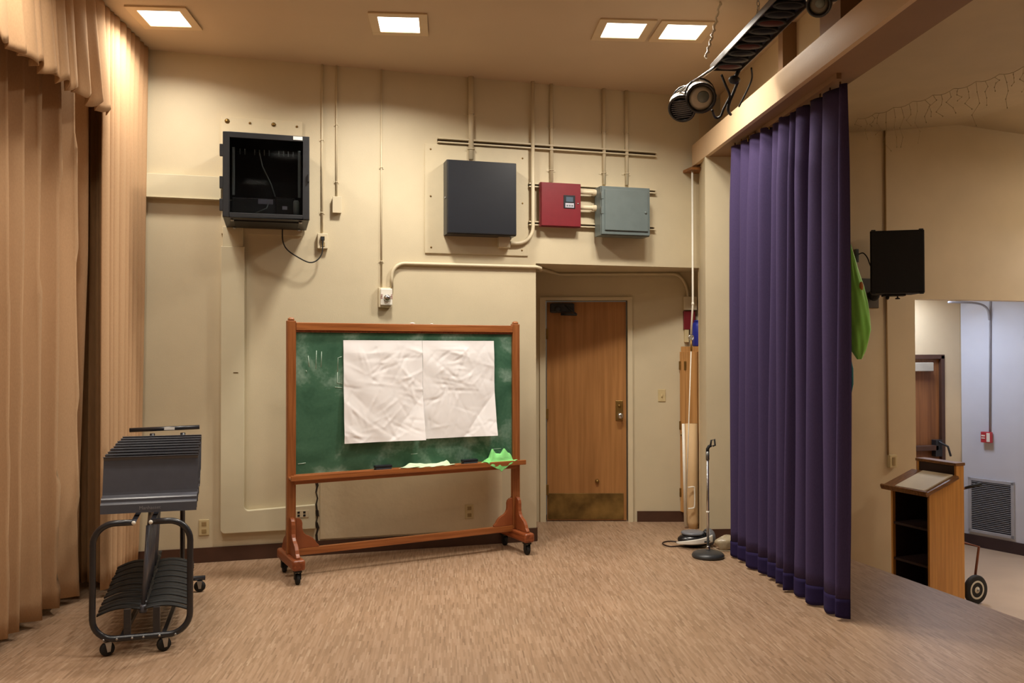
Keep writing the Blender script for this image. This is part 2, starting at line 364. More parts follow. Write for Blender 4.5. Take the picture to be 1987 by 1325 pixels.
# hall door seen through the opening
d2 = struct(MB().box((dx0+.01, DY+.02, HF+.01), (dx1-.01, DY+.06, dz-.01)).build('door_2', hd_w, base=False))
frm = mat('dark brown door frame', h('4a3024'), .5)
MB().box((dx1-.03, DY-.02, HF), (dx1+.02, DY+.03, dz+.02)).box((dx0, DY-.02, dz-.02), (dx1+.02, DY+.03, dz+.03)).build('door_frame', frm, d2, .003)
MB().box((dx1-.42, DY-.06, dz-.16), (dx1-.17, DY+.02, dz-.06)).build('door_closer', mat('grey closer cover', h('a8a090'), .5), d2, .006)
hz = dpx(1815, 868).z
MB().box((dx1-.14, DY-.05, hz-.1), (dx1-.05, DY+.02, hz+.09)).tube([(dx1-.1, DY-.05, hz+.07), (dx1-.04, DY-.12, hz+.02), (dx1-.01, DY-.13, hz-.09)], .012, 8).build('door_handle', black_m, d2, .004)
MB().box((dx0+.2, DY-.05, hz-.03), (dx1-.1, DY+.01, hz+.03)).build('push_bar', frm, d2, .006)

# ================================================================ CEILING LIGHTS
def downlight(p, label, z=CZ, rot=BA, s=1.0):
    t = thing('ceiling_light', label, 'ceiling light', (p.x, p.y, z), rot, 'square recessed ceiling lights')
    a, b = .20*s, .14*s
    f = MB()
    for x0, y0, x1, y1 in ((-a, -a, a, -b), (-a, b, a, a), (-a, -b, -b, b), (b, -b, a, b)): f.box((x0, y0, -.012), (x1, y1, .0))
    f.build('frame', mat_frame, t, .002)
    MB().box((-b, -b, -.006), (b, b, -.001)).build('diffuser', glow, t)
    return t
mat_frame = mat('light trim paint', h('d8c09a'), .5, 0, .03, 9)
lab = ['square ceiling light above the tan curtain, far left at the top edge', 'square ceiling light above the chalkboard, alone in mid ceiling',
       'left one of the two adjacent square ceiling lights', 'right one of the two adjacent square ceiling lights, beside the dangling rope']
for i in range(4): downlight(STAGE_LIGHTS[i], lab[i])
for i in range(4, len(STAGE_LIGHTS)): downlight(STAGE_LIGHTS[i], 'square recessed ceiling light over the open stage floor nearer the viewer')
for p in HALL_LIGHTS: downlight(p, 'large square ceiling light, unseen, over the lower hall floor', p.z, 0, 1.8)
tag(MB().box((6.5, 7.41, 2.285), (7.0, 7.91, 2.32)).build('ceiling_light', glow), 'added cool light hidden in the corridor beyond the hall opening', 'ceiling light')  # glowing box added above the hidden corridor lamp
tag(MB().box((8.35, 5.95, 2.93), (8.85, 6.45, 2.99)).box((8.58, 6.18, 2.99), (8.62, 6.22, 3.78)).build('ceiling_light', glow), 'added cool light out of view in the hall right of the opening', 'ceiling light')  # unseen glowing box added above the second cool lamp

# ================================================================ WALL EQUIPMENT
def V3(x, y, z): return Vector((x, y, z))
def conduit(px, py0, py1, r, label, off=None, name='conduit'):
    off = off if off is not None else r+.002
    x = wx(px, (py0+py1)/2, off); z0 = wz(px, py1, off); z1 = wz(px, py0, off)
    z1 = CZ if py0 < 200 else z1
    t = thing(name, label, 'conduit', (x, YW-off, z0))
    MB().tube([(0, 0, 0), (0, 0, z1-z0)], r, 10).build('pipe', cream, t)
    for f in (.12, .55):
        z = (z1-z0)*f
        MB().box((-r*2.6, off-.004, z-.01), (r*2.6, off, z+.01)).tube([(-r*1.15, off-.003, z), (-r*1.1, -r*.9, z), (0, -r*1.25, z), (r*1.1, -r*.9, z), (r*1.15, off-.003, z)], .0035, 6).build('strap', cream, t)
    return t
conduit(625, 125, 452, .008, 'thin cream conduit running down to the outlet box beside the equipment rack')
conduit(653, 127, 384, .008, 'thin cream conduit running down to the blank box right of the rack')
conduit(740, 138, 558, .008, 'long thin cream conduit running down to the fire alarm strobe')
conduit(914, 152, 309, .023, 'thick cream conduit running down into the large black cabinet')
conduit(1070, 165, 353, .016, 'cream conduit running down into the red alarm panel')
conduit(1172, 175, 358, .016, 'left cream conduit entering the top of the grey cabinet')
conduit(1216, 178, 359, .016, 'right cream conduit entering the top of the grey cabinet')
# conduit with elbow to small box under the black cabinet
r = .016; o_ = .04
x = wx(1034, 300, o_); zb = wz(1034, 440, o_); ze = wz(995, 472, o_); xe = wx(995, 472, o_)
pts = [(x, YW-o_, CZ), (x, YW-o_, zb)] + [(x-(x-xe)*.0 - (1-math.cos(a))*(zb-ze), YW-o_, ze+(zb-ze)*(1-math.sin(a))) for a in [PI/2*i/8 for i in range(1, 9)]] + [(xe-.02, YW-o_, ze)]
t = MB().tube(pts, r, 10).build('conduit', cream); tag(t, 'cream conduit curving left under the black cabinet beside the red panel', 'conduit')
bxx = wx(978, 468, .05); bzz = wz(978, 468, .05)
tag(MB().box((bxx-.05, YW-.07, bzz-.055), (bxx+.05, YW-.0, bzz+.045)).build('junction_box', cream, None, .004), 'small cream junction box under the black cabinet corner', 'junction box')
# long horizontal conduit from strobe into the alcove
o_ = .022; r = .014
xs = wx(760, 560, o_); zs = wz(760, 558, o_); zt = wz(900, 514, o_); x2 = wx(1045, 515, o_)
rad = .11
pts = [(xs, YW-o_, zs)] + [(xs+rad-rad*math.cos(a), YW-o_, zt-rad+rad*math.sin(a)) for a in [PI/2*i/8 for i in range(9)]] + [(x2-.02, YW-o_, zt)]
az = AZ-.02
pts += [(x2+.02, YW-o_+.005, zt-.01), (x2+.035, YW+.03, min(zt, az)-.02), (x2+.04, YW+.16, az-.0)]
q0 = AM @ Vector((.15, -.03, az)); q1 = AM @ Vector((au(apt(1305, 540)), -.03, az)); q2 = apt(1335, 578, .03)
pts += [(q0.x, q0.y, az)] + [(q1.x, q1.y, az)] + [tuple(q1.lerp(Vector((q2.x, q2.y, az)), math.sin(a)) - Vector((0, 0, .22*(1-math.cos(a))))) for a in [PI/2*i/7 for i in range(1, 8)]] + [(q2.x, q2.y, q2.z)]
tag(MB().tube(pts, r, 10).build('conduit', cream), 'cream conduit bending from the strobe across the wall into the door alcove', 'conduit')
# alarm strobe
sx, sz = wx(748, 577, .05), wz(748, 577, .05)
t = thing('alarm_strobe', 'white fire alarm strobe with round clear lens above the chalkboard', 'alarm', (sx, YW, sz-.06))
MB().box((-.055, -.045, -.02), (.045, 0, .14)).build('back_box', cream, t, .004)
MB().box((-.042, -.062, -.005), (.055, -.045, .132)).build('housing', white_p, t, .008)
MB().lathe([(.028, 0), (.028, .012), (.02, .022), (.004, .026)], 20, Matrix.Translation((.012, -.062, .055)) @ Matrix.Rotation(PI/2, 4, 'X')).build('strobe_lens', chrome, t)
redp = mat('red print', h('8a2a22'), .5)
for x_ in (-.034, .047): text('FIRE', .022, redp, t, Matrix.Translation((x_, -.0628, .065)) @ Matrix.Rotation(PI/2, 4, 'X') @ Matrix.Rotation(-PI/2, 4, 'Z'))
# outlet boxes under thin conduits
def outlet(x, y, z, label, body=ivory, w_=.075, h_=.12, d_=.008, name='wall_outlet', rot=0):
    t = thing(name, label, 'wall outlet', (x, y, z), rot)
    MB().box((-w_/2, -d_, -h_/2), (w_/2, 0, h_/2)).build('cover_plate', body, t, .003)
    for s in (-1, 1):
        MB().box((-.017, -d_-.003, s*.028-.015), (.017, -d_, s*.028+.015)).build('socket', ivory_d, t, .003)
    return t
ivory_d = mat('brown ivory socket', h('9a8358'), .5)
ox, oz = wx(626, 470, .03), wz(626, 468, .03)
t = thing('outlet_box', 'surface outlet box with black plug right of the equipment rack', 'outlet box', (ox, YW, oz-.06))
MB().box((-.04, -.05, 0), (.04, 0, .12)).build('box', cream, t, .004)
MB().box((-.016, -.054, .015), (.016, -.05, .05)).build('socket', ivory_d, t, .002)
ppx = Vector((ox, YW-.05, oz+.02))
MB().box((-.018, -.075, .065), (.014, -.05, .095)).build('socket', ivory_d, t, .002)
x, z = wx(654, 397, .03), wz(654, 397, .03)
t = thing('junction_box', 'blank cream junction box below the second thin conduit', 'junction box', (x, YW, z-.065))
MB().box((-.034, -.045, 0), (.034, 0, .125)).build('box', cream, t, .003)
MB().box((-.037, -.049, -.003), (.037, -.045, .128)).build('cover', cream, t, .002)

# backboard, black cabinet
x0, x1 = wx(824, 400), wx(1024, 400); z0, z1 = wz(824, 491), wz(824, 279)
t = thing('backboard', 'large cream plywood board behind the black cabinet', 'backboard', ((x0+x1)/2, YW, z0)); hw_ = (x1-x0)/2
MB().box((-hw_, -.014, 0), (hw_, 0, z1-z0)).build('panel', cream_d, t, .002)
for px, py in ((835, 381), (836, 480), (1013, 308), (1013, 395), (1012, 486), (835, 290)):
    MB().lathe([(.008, 0), (.007, .003), (.001, .004)], 10, Matrix.Translation((wx(px, py)-(x0+x1)/2, -.014, wz(px, py)-z0)) @ Matrix.Rotation(PI/2, 4, 'X')).build('screw', brass, t)
def cabinet(name, label, cat, pxl, pxr, pyt, pyb, depth, m, back=.014, lip=True):
    yf = YW-depth
    pc_ = (pxl+pxr)/2
    a = on_y(pxl, (pyt+pyb)/2, yf); b = on_y(pxr, (pyt+pyb)/2, yf); zt_ = on_y(pc_, pyt, yf).z; zb_ = on_y(pc_, pyb, yf).z
    t = thing(name, label, cat, ((a.x+b.x)/2, YW-back, zb_)); w2 = (b.x-a.x)/2; hh = zt_-zb_; dd = depth-back
    MB().box((-w2, -dd+.02, 0), (w2, 0, hh)).build('body', m, t, .003)
    MB().box((-w2+.004, -dd, .006), (w2-.004, -dd+.018, hh-.004)).build('door', m, t, .004)
    return t, w2, hh, dd
t, w2, hh, dd = cabinet('wall_cabinet', 'large square black metal cabinet mounted on the cream backboard', 'wall cabinet', 868, 1003, 312, 455, .175, blk_box)
MB().lathe([(.009, 0), (.009, .006), (.001, .008)], 12, Matrix.Translation((-w2, -dd*.5, hh*.5)) @ Matrix.Rotation(-PI/2, 4, 'Y')).build('latch', steel, t)
t, w2, hh, dd = cabinet('fire_alarm_cabinet', 'dark red fire alarm panel with a small display', 'alarm panel', 1050, 1128, 354, 440, .10, red_m, .04)
disp = MB().box((-w2+.2, -dd-.004, hh*.42), (-w2+.305, -dd, hh*.72)).build('display', blk_box, t, .003)
MB().box((-w2+.215, -dd-.006, hh*.44), (-w2+.292, -dd-.004, hh*.54)).build('label', mat('grey display label', h('b9b7c4'), .5), disp)
MB().box((-w2+.222, -dd-.006, hh*.57), (-w2+.285, -dd-.004, hh*.68)).build('screen', mat('slate screen', h('4d5f6e'), .3), disp)
for k in range(3): MB().box((-w2+.225+k*.022, -dd-.007, hh*.465), (-w2+.24+k*.022, -dd-.006, hh*.50)).build('button', gray_m, disp)
MB().lathe([(.007, 0), (.006, .005), (.001, .006)], 12, Matrix.Translation((w2-.03, -dd, hh*.54)) @ Matrix.Rotation(PI/2, 4, 'X')).build('lock', steel, t)
t, w2, hh, dd = cabinet('electrical_cabinet', 'grey electrical cabinet with a hinged door right of the red panel', 'electrical cabinet', 1167, 1262, 362, 457, .195, gray_m, .04)
MB().box((-w2+.03, -dd-.012, .04), (w2-.025, -dd-.0, hh-.03)).build('inner_door', gray_m, t, .004)
MB().lathe([(.012, 0), (.01, .008), (.001, .01)], 12, Matrix.Translation((w2-.05, -dd-.01, hh*.48)) @ Matrix.Rotation(PI/2, 4, 'X')).build('latch', gray_m, t)
for z in (hh*.5, hh*.8): MB().box((-w2-.0, -dd-.004, z-.03), (-w2+.02, -dd+.03, z+.03)).build('hinge', gray_m, t, .002)
# strut channels
chan_d = mat('dark channel slot', h('4a3826'), .6)  # slot strip is coloured darker than the channel
def strut(pxa, pxb, py, label, hgt=.04):
    a, b = on_y(pxa, py, YW-.02), on_y(pxb, py, YW-.02); z = on_y(pxa, py, YW-.02).z
    t = thing('strut_channel', label, 'strut channel', ((a.x+b.x)/2, YW, z-hgt/2)); hw_ = (b.x-a.x)/2
    MB().box((-hw_, -.038, 0), (hw_, 0, .010)).box((-hw_, -.038, hgt-.010), (hw_, 0, hgt)).box((-hw_, -.004, 0), (hw_, 0, hgt)).build('channel', cream, t)
    MB().box((-hw_, -.006, .010), (hw_, -.004, hgt-.010)).build('slot', chan_d, t)
strut(849, 1273, 272, 'long horizontal strut channel carrying all the vertical conduits', .042)
strut(1026, 1272, 359, 'upper short strut channel behind the red and grey panels', .036)
strut(1026, 1270, 433, 'lower short strut channel behind the red and grey panels', .036)
for py, lb in ((372, 'upper short thick pipe joining the red and grey panels'), (402, 'lower short thick pipe joining the red and grey panels')):
    a, b = on_y(1122, py, YW-.065), on_y(1172, py, YW-.065)
    t = thing('pipe_nipple', lb, 'pipe', (a.x, YW-.065, a.z))
    MB().tube([(0, 0, 0), (b.x-a.x, 0, 0)], .02, 14).build('pipe', cream, t)
    MB().tube([(.13, 0, 0), (b.x-a.x, 0, 0)], .026, 14).build('locknut', cream, t)
# wood shelf on the wall beneath the beam
f0 = on_y(1325, 303, YW); rr_ = ray(1342, 291); yn = f0.x/(rr_.x/rr_.y); yn = max(yn, 6.72)
x1 = on_y(1366, 303, YW).x
tag(MB().box((f0.x, yn, 3.215), (x1, YW, 3.24)).build('wall_shelf', wood('brown plywood shelf', h('9a6632'), h('6f4520'), .5, 'x'), None, .002), 'small brown wooden shelf bracketed to the wall under the beam end', 'shelf')
# hanging rope with hook and pole
ry = 6.88
zt = 3.215; pa = on_y(1343, 300, ry); pb = on_y(1341, 655, ry); pc2 = on_y(1331, 1000, ry)
t = thing('pull_cord', 'white cord with pulley hook hanging beside the cabinet alcove', 'cord', (pa.x, ry, pb.z))
MB().tube([(0, 0, zt-pb.z), (.0, 0, .30), (pb.x-pa.x, 0, .03)], .009, 8).build('cord', white_p, t)
MB().lathe([(.004, -.014), (.012, -.01), (.012, .01), (.004, .014)], 10, Matrix.Translation((0, 0, .30))).build('knot', white_p, t)
MB().tube(arc((pb.x-pa.x, 0, 0), .022, 0, 2*PI, (1, 0, 0), (0, 0, 1), 18), .006, 8).build('ring', chrome, t)
MB().tube([(pb.x-pa.x, 0, -.02), (pb.x-pa.x+.002, 0, -.12)], .009, 8).build('hook_sleeve', brass, t)
MB().tube([(pb.x-pa.x, 0, -.10), (pc2.x-pa.x, .0, pc2.z-pb.z+.02)], .005, 8).build('pole', white_p, t)

# raceway (wide cream cover down the wall and along its foot)
def rw(px, py): return on_y(px, py, YW-.05)
X0, X1 = rw(428, 800).x, rw(474, 800).x; ZA = rw(428, 1036).z; ZB = rw(560, 987).z; XE = rw(612, 1010).x; ZT = rw(450, 478).z
t = thing('cable_raceway', 'wide L-shaped cream cable cover running from the rack down and right along the wall', 'raceway', (X0, YW, ZA))
rc = mat('light cream cover paint', h('d1c8ab'), .5, 0, .03, 5)
rr = .035
def rpoly():
    p = [(0+rr, 0), (XE-X0, 0), (XE-X0, ZB-ZA+.02)]
    p += [(X1-X0+rr, ZB-ZA)] + [(X1-X0+rr-rr*math.sin(a), ZB-ZA+rr-rr*math.cos(a)) for a in [PI/2*i/5 for i in range(1, 6)]]
    p += [(X1-X0, ZT-ZA), (0, ZT-ZA), (0, rr)] + [(rr-rr*math.cos(a), rr-rr*math.sin(a)) for a in [PI/2*i/5 for i in range(1, 5)]]
    return p
RX = Matrix.Rotation(PI/2, 4, 'X')       # xy polygon -> xz plane, extrusion toward -y
MB().prism(rpoly(), 0, .05, RX).build('cover', rc, t, .004)
x0_, x1_ = wx(432, 460, .04)-X0, wx(472, 460, .04)-X0
MB().box((x0_, -.035, ZT-ZA), (x1_, 0, 2.58-ZA)).build('neck', rc, t, .003)
zl, zr_ = rw(300, 337).z, rw(300, 383).z; xa = -.93
MB().box((xa-X0, -.06, zr_-ZA), (rw(429, 360).x-X0, 0, zl-ZA)).box((xa-X0, -.075, zr_-ZA-.0), (-.20-X0, -.06, zr_-ZA+.004)).build('arm', rc, t, .003)
zrc = rw(585, 997).z-ZA
pc_ = rw(585, 997).x-X0
pp = MB().box((pc_-.055, -.054, zrc-.028), (pc_+.055, -.05, zrc+.028)).build('receptacle', cream, t, .002)
for k in (-.022, .022):
    for s in (-.012, .012): MB().box((pc_+k-.009, -.0555, zrc+s-.008), (pc_+k+.009, -.054, zrc+s+.008)).build('slot', rub, pp)
zl_ = rw(458, 723)
MB().box((zl_.x-X0-.02, -.0515, zl_.z-ZA-.004), (zl_.x-X0+.016, -.05, zl_.z-ZA+.003)).build('scuff', brass, t)
# crack and panel patch on lower wall
xk = wx(616, 1000)
crk = [(xk + random.uniform(-.012, .012), .008, .115 + i*.048) for i in range(18)]
cm = MB()
for i, p in enumerate(crk[:-1]):
    q = crk[i+1]; wdt = random.uniform(.004, .013)
    cm.box((-wdt, YW-.004, 0), (wdt, YW-.002, 1), Matrix.Translation((p[0], 0, p[2])) @ Matrix(((1, 0, (q[0]-p[0])/1.0, 0), (0, 1, 0, 0), (0, 0, (q[2]-p[2]), 0), (0, 0, 0, 1))))
struct(cm.build('trim_4', mat('dark crack', h('2e241a'), .9), base=False))
xq = wx(985, 980)
tag(MB().box((xk+.02, YW-.009, .125), (xq-.05, YW, .78)).build('wall_patch', mat('cream patch panel', h('d6c6a6'), .6, 0, .05, 4, .3, 14), None, .002), 'flat cream patched wall panel seen under the chalkboard', 'wall panel')
p = on_y(910, 992, YW); outlet(p.x, YW-.009 if p.x < xq-.05 else YW, p.z, 'small ivory wall outlet low on the wall, under the chalkboard')
p = on_y(396, 1023, YW); outlet(p.x, YW, p.z, 'ivory wall outlet low on the wall right of the music stands')

# rack
YF = 6.40; d_ = .0429
rxl, rxr, rzb, rzt = -.0506*YF, .0431*YF, 1.6+.1522*YF, 1.6+.2467*YF
bx0, bx1 = wx(430, 240), wx(586, 240); bz1 = wz(430, 227); bz0 = wz(560, 458)
t = thing('mounting_board', 'cream board with bolts showing above the equipment rack', 'board', ((bx0+bx1)/2, YW, bz0)); hw_ = (bx1-bx0)/2
MB().box((-hw_, -.02, 0), (hw_, 0, bz1-bz0)).build('panel', cream_d, t, .002)
for px, py, rb in ((441, 236, .02), (485, 240, .01), (531, 243, .018), (576, 247, .01)):
    MB().lathe([(rb, 0), (rb*.9, .006), (rb*.5, .012), (.001, .013)], 8, Matrix.Translation((wx(px, py)-(bx0+bx1)/2, -.02, wz(px, py)-bz0)) @ Matrix.Rotation(PI/2, 4, 'X')).build('bolt', brass, t)
rk = thing('equipment_rack', 'black wall-mounted equipment rack with a glass door and gear inside', 'equipment rack', ((rxl+rxr)/2, YW-.02, rzb)); W2 = (rxr-rxl)/2; H_ = rzt-rzb; D_ = YW-.02-YF
bdy = MB(); tt = .012
bdy.box((-W2, -D_+.03, 0), (-W2+tt, 0, H_)).box((W2-tt, -D_+.03, 0), (W2, 0, H_)).box((-W2, -D_+.03, H_-tt), (W2, 0, H_)).box((-W2, -D_+.03, 0), (W2, 0, tt)).box((-W2, -.012, 0), (W2, 0, H_))
body = bdy.build('body', black_m, rk, .002)
MB().box((-W2+.07, -D_+.16, -.008), (W2-.07, -.1, .001)).build('vent_plate', rub, body)
for sx_ in (-1, 1):
    for yy in (-.05, -D_+.12): MB().lathe([(.012, -.014), (.012, 0)], 12, Matrix.Translation((sx_*(W2-.06), yy, 0))).build('foot', steel, rk)
fr = MB(); fw = .045
for a, b in (((-W2, -D_, 0), (-W2+fw, -D_+.028, H_)), ((W2-fw, -D_, 0), (W2, -D_+.028, H_)), ((-W2+fw, -D_, H_-.04), (W2-fw, -D_+.028, H_)), ((-W2+fw, -D_, 0), (W2-fw, -D_+.028, .03))): fr.box(a, b)
frame = fr.build('door_frame', black_m, rk, .003)
glass = bpy.data.materials.new('smoked glass'); glass.use_nodes = True; g = glass.node_tree.nodes['Principled BSDF']
g.inputs['Base Color'].default_value = (.6, .62, .66, 1); g.inputs['Transmission Weight'].default_value = 1; g.inputs['Roughness'].default_value = .03; g.inputs['IOR'].default_value = 1.1; g.inputs['Specular IOR Level'].default_value = 1
gn = glass.node_tree.nodes.new('ShaderNodeTexNoise'); gn.inputs['Scale'].default_value = 3; gr = glass.node_tree.nodes.new('ShaderNodeMapRange'); gr.inputs[3].default_value = .02; gr.inputs[4].default_value = .06
glass.node_tree.links.new(gn.outputs['Fac'], gr.inputs[0]); glass.node_tree.links.new(gr.outputs[0], g.inputs['Roughness'])
MB().box((-W2+fw-.003, -D_+.012, .03), (W2-fw+.003, -D_+.016, H_-.04)).build('glass_pane', glass, frame)
MB().box((W2-.115, -D_-.002, H_-.03), (W2-.05, -D_, H_-.005)).build('label', sticker, frame)
for z in (.04, .20, .43): MB().box((-W2-.022, -D_+.0, z), (-W2, -D_+.03, z+.085)).build('hinge', black_m, rk, .003)
MB().box((W2-.012, -D_-.014, H_*.45), (W2-.002, -D_, H_*.55)).build('latch', black_m, rk, .002)
gry = mat('grey rack rail', h('6d7470'), .4, .3)
for sx_ in (-1, 1):
    MB().box((sx_*(W2-.07)-.009, -D_+.08, .17), (sx_*(W2-.07)+.009, -D_+.09, H_-.09)).build('rack_rail', gry, rk)
dk = mat('dark rack gear', h('1c1e20'), .35); 
e = MB().box((-.24, -D_+.10, .03), (.24, -.1, .155)).build('receiver', dk, rk, .004)
MB().box((-.06, -D_+.094, .115), (.045, -D_+.10, .15)).build('display', mat('dim grey display', h('73747c'), .3), e)
e2 = MB().box((.06, -D_+.07, .03), (.20, -D_+.099, .165)).build('amplifier', mat('black gear', h('101113'), .3), rk, .01)
MB().box((.11, -D_+.066, .075), (.145, -D_+.07, .10)).build('logo_plate', mat('grey print', h('8b8b90'), .4), e2)
MB().lathe([(.022, 0), (.022, .10), (.015, .112), (.002, .114)], 16, Matrix.Translation((.228-.02, -D_+.055, .03))).build('canister', gry, rk)
for k in range(12):
    if k in (2, 7): continue
    MB().box((-.19+k*.034, -D_+.12, H_-.13), (-.184+k*.034, -D_+.124, H_-.09)).build('vent_slot', gry, rk)
MB().tube([(-.05, -D_+.10, H_-.12), (-.03, -D_+.07, H_-.22), (.03, -D_+.07, .26), (.06, -D_+.09, .17)], .004, 6).build('cable', gry, rk)
MB().tube([(.02, -D_+.09, .14), (.0, -D_+.06, .08), (-.08, -D_+.06, .04)], .004, 6).build('cable', gry, rk)
# power cord
a = Vector((on_y(548, 452, 6.85).x, 6.85, rzb-.012)); b = Vector((ox-.002, YW-.078, oz+.018))
cp = [a]
for px, py in ((549, 468), (558, 485), (580, 500), (600, 509), (615, 505), (625, 490)):
    cp.append(on_y(px, py, 6.86 + .05*len(cp)/6))
cp.append(b)
def smooth(P, n=6):
    P = [Vector(p) for p in P]; out = []
    for i in range(len(P)-1):
        p0 = P[max(i-1, 0)]; p1 = P[i]; p2 = P[i+1]; p3 = P[min(i+2, len(P)-1)]
        for k in range(n):
            t_ = k/n; out.append(.5*((2*p1)+(p2-p0)*t_+(2*p0-5*p1+4*p2-p3)*t_*t_+(3*p1-p0-3*p2+p3)*t_**3))
    return out+[P[-1]]
tag(MB().tube(smooth(cp), .005, 8).box((b.x-.014, b.y-.0, b.z-.014), (b.x+.014, YW-.052, b.z+.014)).build('power_cord', rub), 'black power cord looping from the rack to the outlet box', 'power cord')

# alcove small items
def aitem(px, py): return apt(px, py, .0)
p = aitem(1284, 767); ang = math.atan2(AD.y, AD.x)
t = thing('light_switch', 'ivory light switch on the alcove wall right of the door', 'light switch', (p.x, p.y, p.z), ang)
MB().box((-.036, -.008, -.058), (.036, 0, .058)).build('cover_plate', ivory, t, .003)
MB().box((-.006, -.02, -.012), (.006, -.008, .014)).build('toggle', ivory, t, .002)
p = aitem(1337, 589)
t = thing('junction_box', 'grey-beige square box at the conduit end above the cabinet', 'junction box', (p.x, p.y, p.z-.06), ang)
MB().box((-.06, -.06, 0), (.06, 0, .12)).build('box', ivory, t, .004)
MB().box((-.063, -.066, -.003), (.063, -.06, .123)).build('cover', cream, t, .003)
p = aitem(1337, 615)
t = thing('alarm_bell', 'dark red alarm device below the beige box in the alcove', 'alarm', (p.x, p.y, p.z-.08), ang)
MB().box((-.058, -.05, -.04), (.05, 0, .135)).build('body', red_m, t, .004)
MB().box((-.05, -.045, -.16), (-.01, 0, -.04)).build('lower_housing', ivory, t, .003)

# cabinet in alcove
cn = Vector((3.80, 7.17, 0)); cf_x = on_pl(1317, 850, AP - AN*.0, AN)
cf = Vector((cf_x.x-.0, cf_x.y-.02, 0)); cv = (cn-cf).normalized(); cN = Vector((-cv.y, cv.x, 0)); cN = cN if cN.x > 0 else -cN
CBM = Matrix(((cv.x, cN.x, 0, 0), (cv.y, cN.y, 0, 0), (0, 0, 1, 0), (0, 0, 0, 1))); cl_ = (cn-cf).length
ctop = on_pl(1340, 672, cn, cN).z
t = thing('storage_cabinet', 'tall light wood cabinet in the alcove right of the door', 'cabinet', (cf.x, cf.y, 0))
bk = Vector((4.12, AP.y + (4.12-AP.x)*AD.y/AD.x - .03, 0)) - cf; nb = Vector((4.12, 7.17, 0)) - cf; o2_ = cN*.02
cpoly = [(o2_.x, o2_.y), tuple((cn-cf+o2_).xy), (nb.x, nb.y), (bk.x, bk.y)]
MB().prism(cpoly, .09, ctop).build('body', cab_w, t, .003)
MB().prism([(x_*.96+.02, y_*.96) for x_, y_ in cpoly], 0, .09).build('plinth', rub, t)
h1 = cl_*.34
dA = MB().box((.005, 0, .10), (h1, .02, ctop-.05), CBM).build('door', cab_w, t, .002)
dB = MB().box((h1+.006, 0, .10), (cl_-.003, .02, ctop-.05), CBM).build('door', cab_w, t, .002)
for z in (.28, ctop*.55, ctop-.18): MB().box((.0, -.006, z-.04), (.02, .0, z+.04), CBM).build('hinge', brass, dA)
MB().box((h1-.01, -.006, ctop-.22), (h1+.016, .0, ctop-.14), CBM).build('hinge', brass, dB)
for q, dd_ in ((h1-.04, dA), (cl_-.06, dB)): MB().ball((0, 0, 0), .013, 10, M=Matrix.Translation(CBM.to_3x3() @ Vector((q, -.015, ctop*.5)))).build('knob', brass, dd_)
# blue container on top
p = Vector((3.87, 7.245, 0))
t = thing('plastic_container', 'blue plastic container standing on top of the alcove cabinet', 'container', (p.x, p.y, ctop), math.atan2(cv.y, cv.x))
MB().lathe([(.062, 0), (.072, .01), (.072, .19), (.062, .22), (.05, .23)], 24).build('body', bluep, t)
MB().lathe([(.055, .23), (.055, .242), (.03, .246)], 20).build('lid', bluep, t)
# rolled canvas leaning against the cabinet
pB = Vector((3.715, 7.10, 0)); pA = Vector((3.712, 7.12, on_y(1349, 822, 7.1).z))
t = thing('rolled_screen', 'rolled beige canvas standing against the alcove cabinet', 'rolled screen', (pB.x, pB.y, 0))
top = Vector((pA.x-pB.x, pA.y-pB.y, pA.z))
MB().tube([(0, 0, .0), (0, 0, .06), top*.5, top], [.04, .055, .058, .055], 20).build('roll', tube_m, t)
MB().tube([top + Vector((-.075, .01, .0)), Vector((-.07, .01, .02))], .014, 10).build('edge_rod', white_p, t)
hp = on_pl(1341, 965, pB - Vector((.05, .06, 0)), (.27, .96, 0)) - Vector((pB.x, pB.y, 0))
MB().tube(smooth([hp+Vector((-.03, 0, .09)), hp+Vector((.02, -.01, .095)), hp+Vector((.03, -.01, .07)), hp+Vector((.03, -.01, -.07)), hp+Vector((.015, -.01, -.095)), hp+Vector((-.03, 0, -.10))]), .007, 8).build('handle', white_p, t)

# ================================================================ CHALKBOARD
bl = Vector((.131, 6.33, 0)); bd = Vector((.9763, .2166, 0)); ba = math.atan2(bd.y, bd.x)
cb = thing('chalkboard', 'rolling green chalkboard in an orange wooden frame on casters', 'chalkboard', (bl.x, bl.y, 0), ba)
LB = 1.838                                   # post centre to post centre (posts at u=.015 and LB)
for nm, u in (('l', .015), ('r', LB)):
    MB().box((u-.032, -.022, .175), (u+.032, .022, 1.835)).lathe([(.030, 1.835), (.028, 1.85), (.015, 1.857)], 4, Matrix.Translation((u, 0, 0)) @ Matrix.Rotation(PI/4, 4, 'Z')).build('post', oak, cb, .005)
MB().box((.047, -.022, 1.765), (LB-.032, .022, 1.822)).build('top_rail', oakx, cb, .004)
MB().box((.047, -.012, 1.752), (LB-.032, .012, 1.765)).build('moulding', oak_d, cb, .003)
bdmat = bpy.data.materials.new('dusty green slate'); bdmat.use_nodes = True
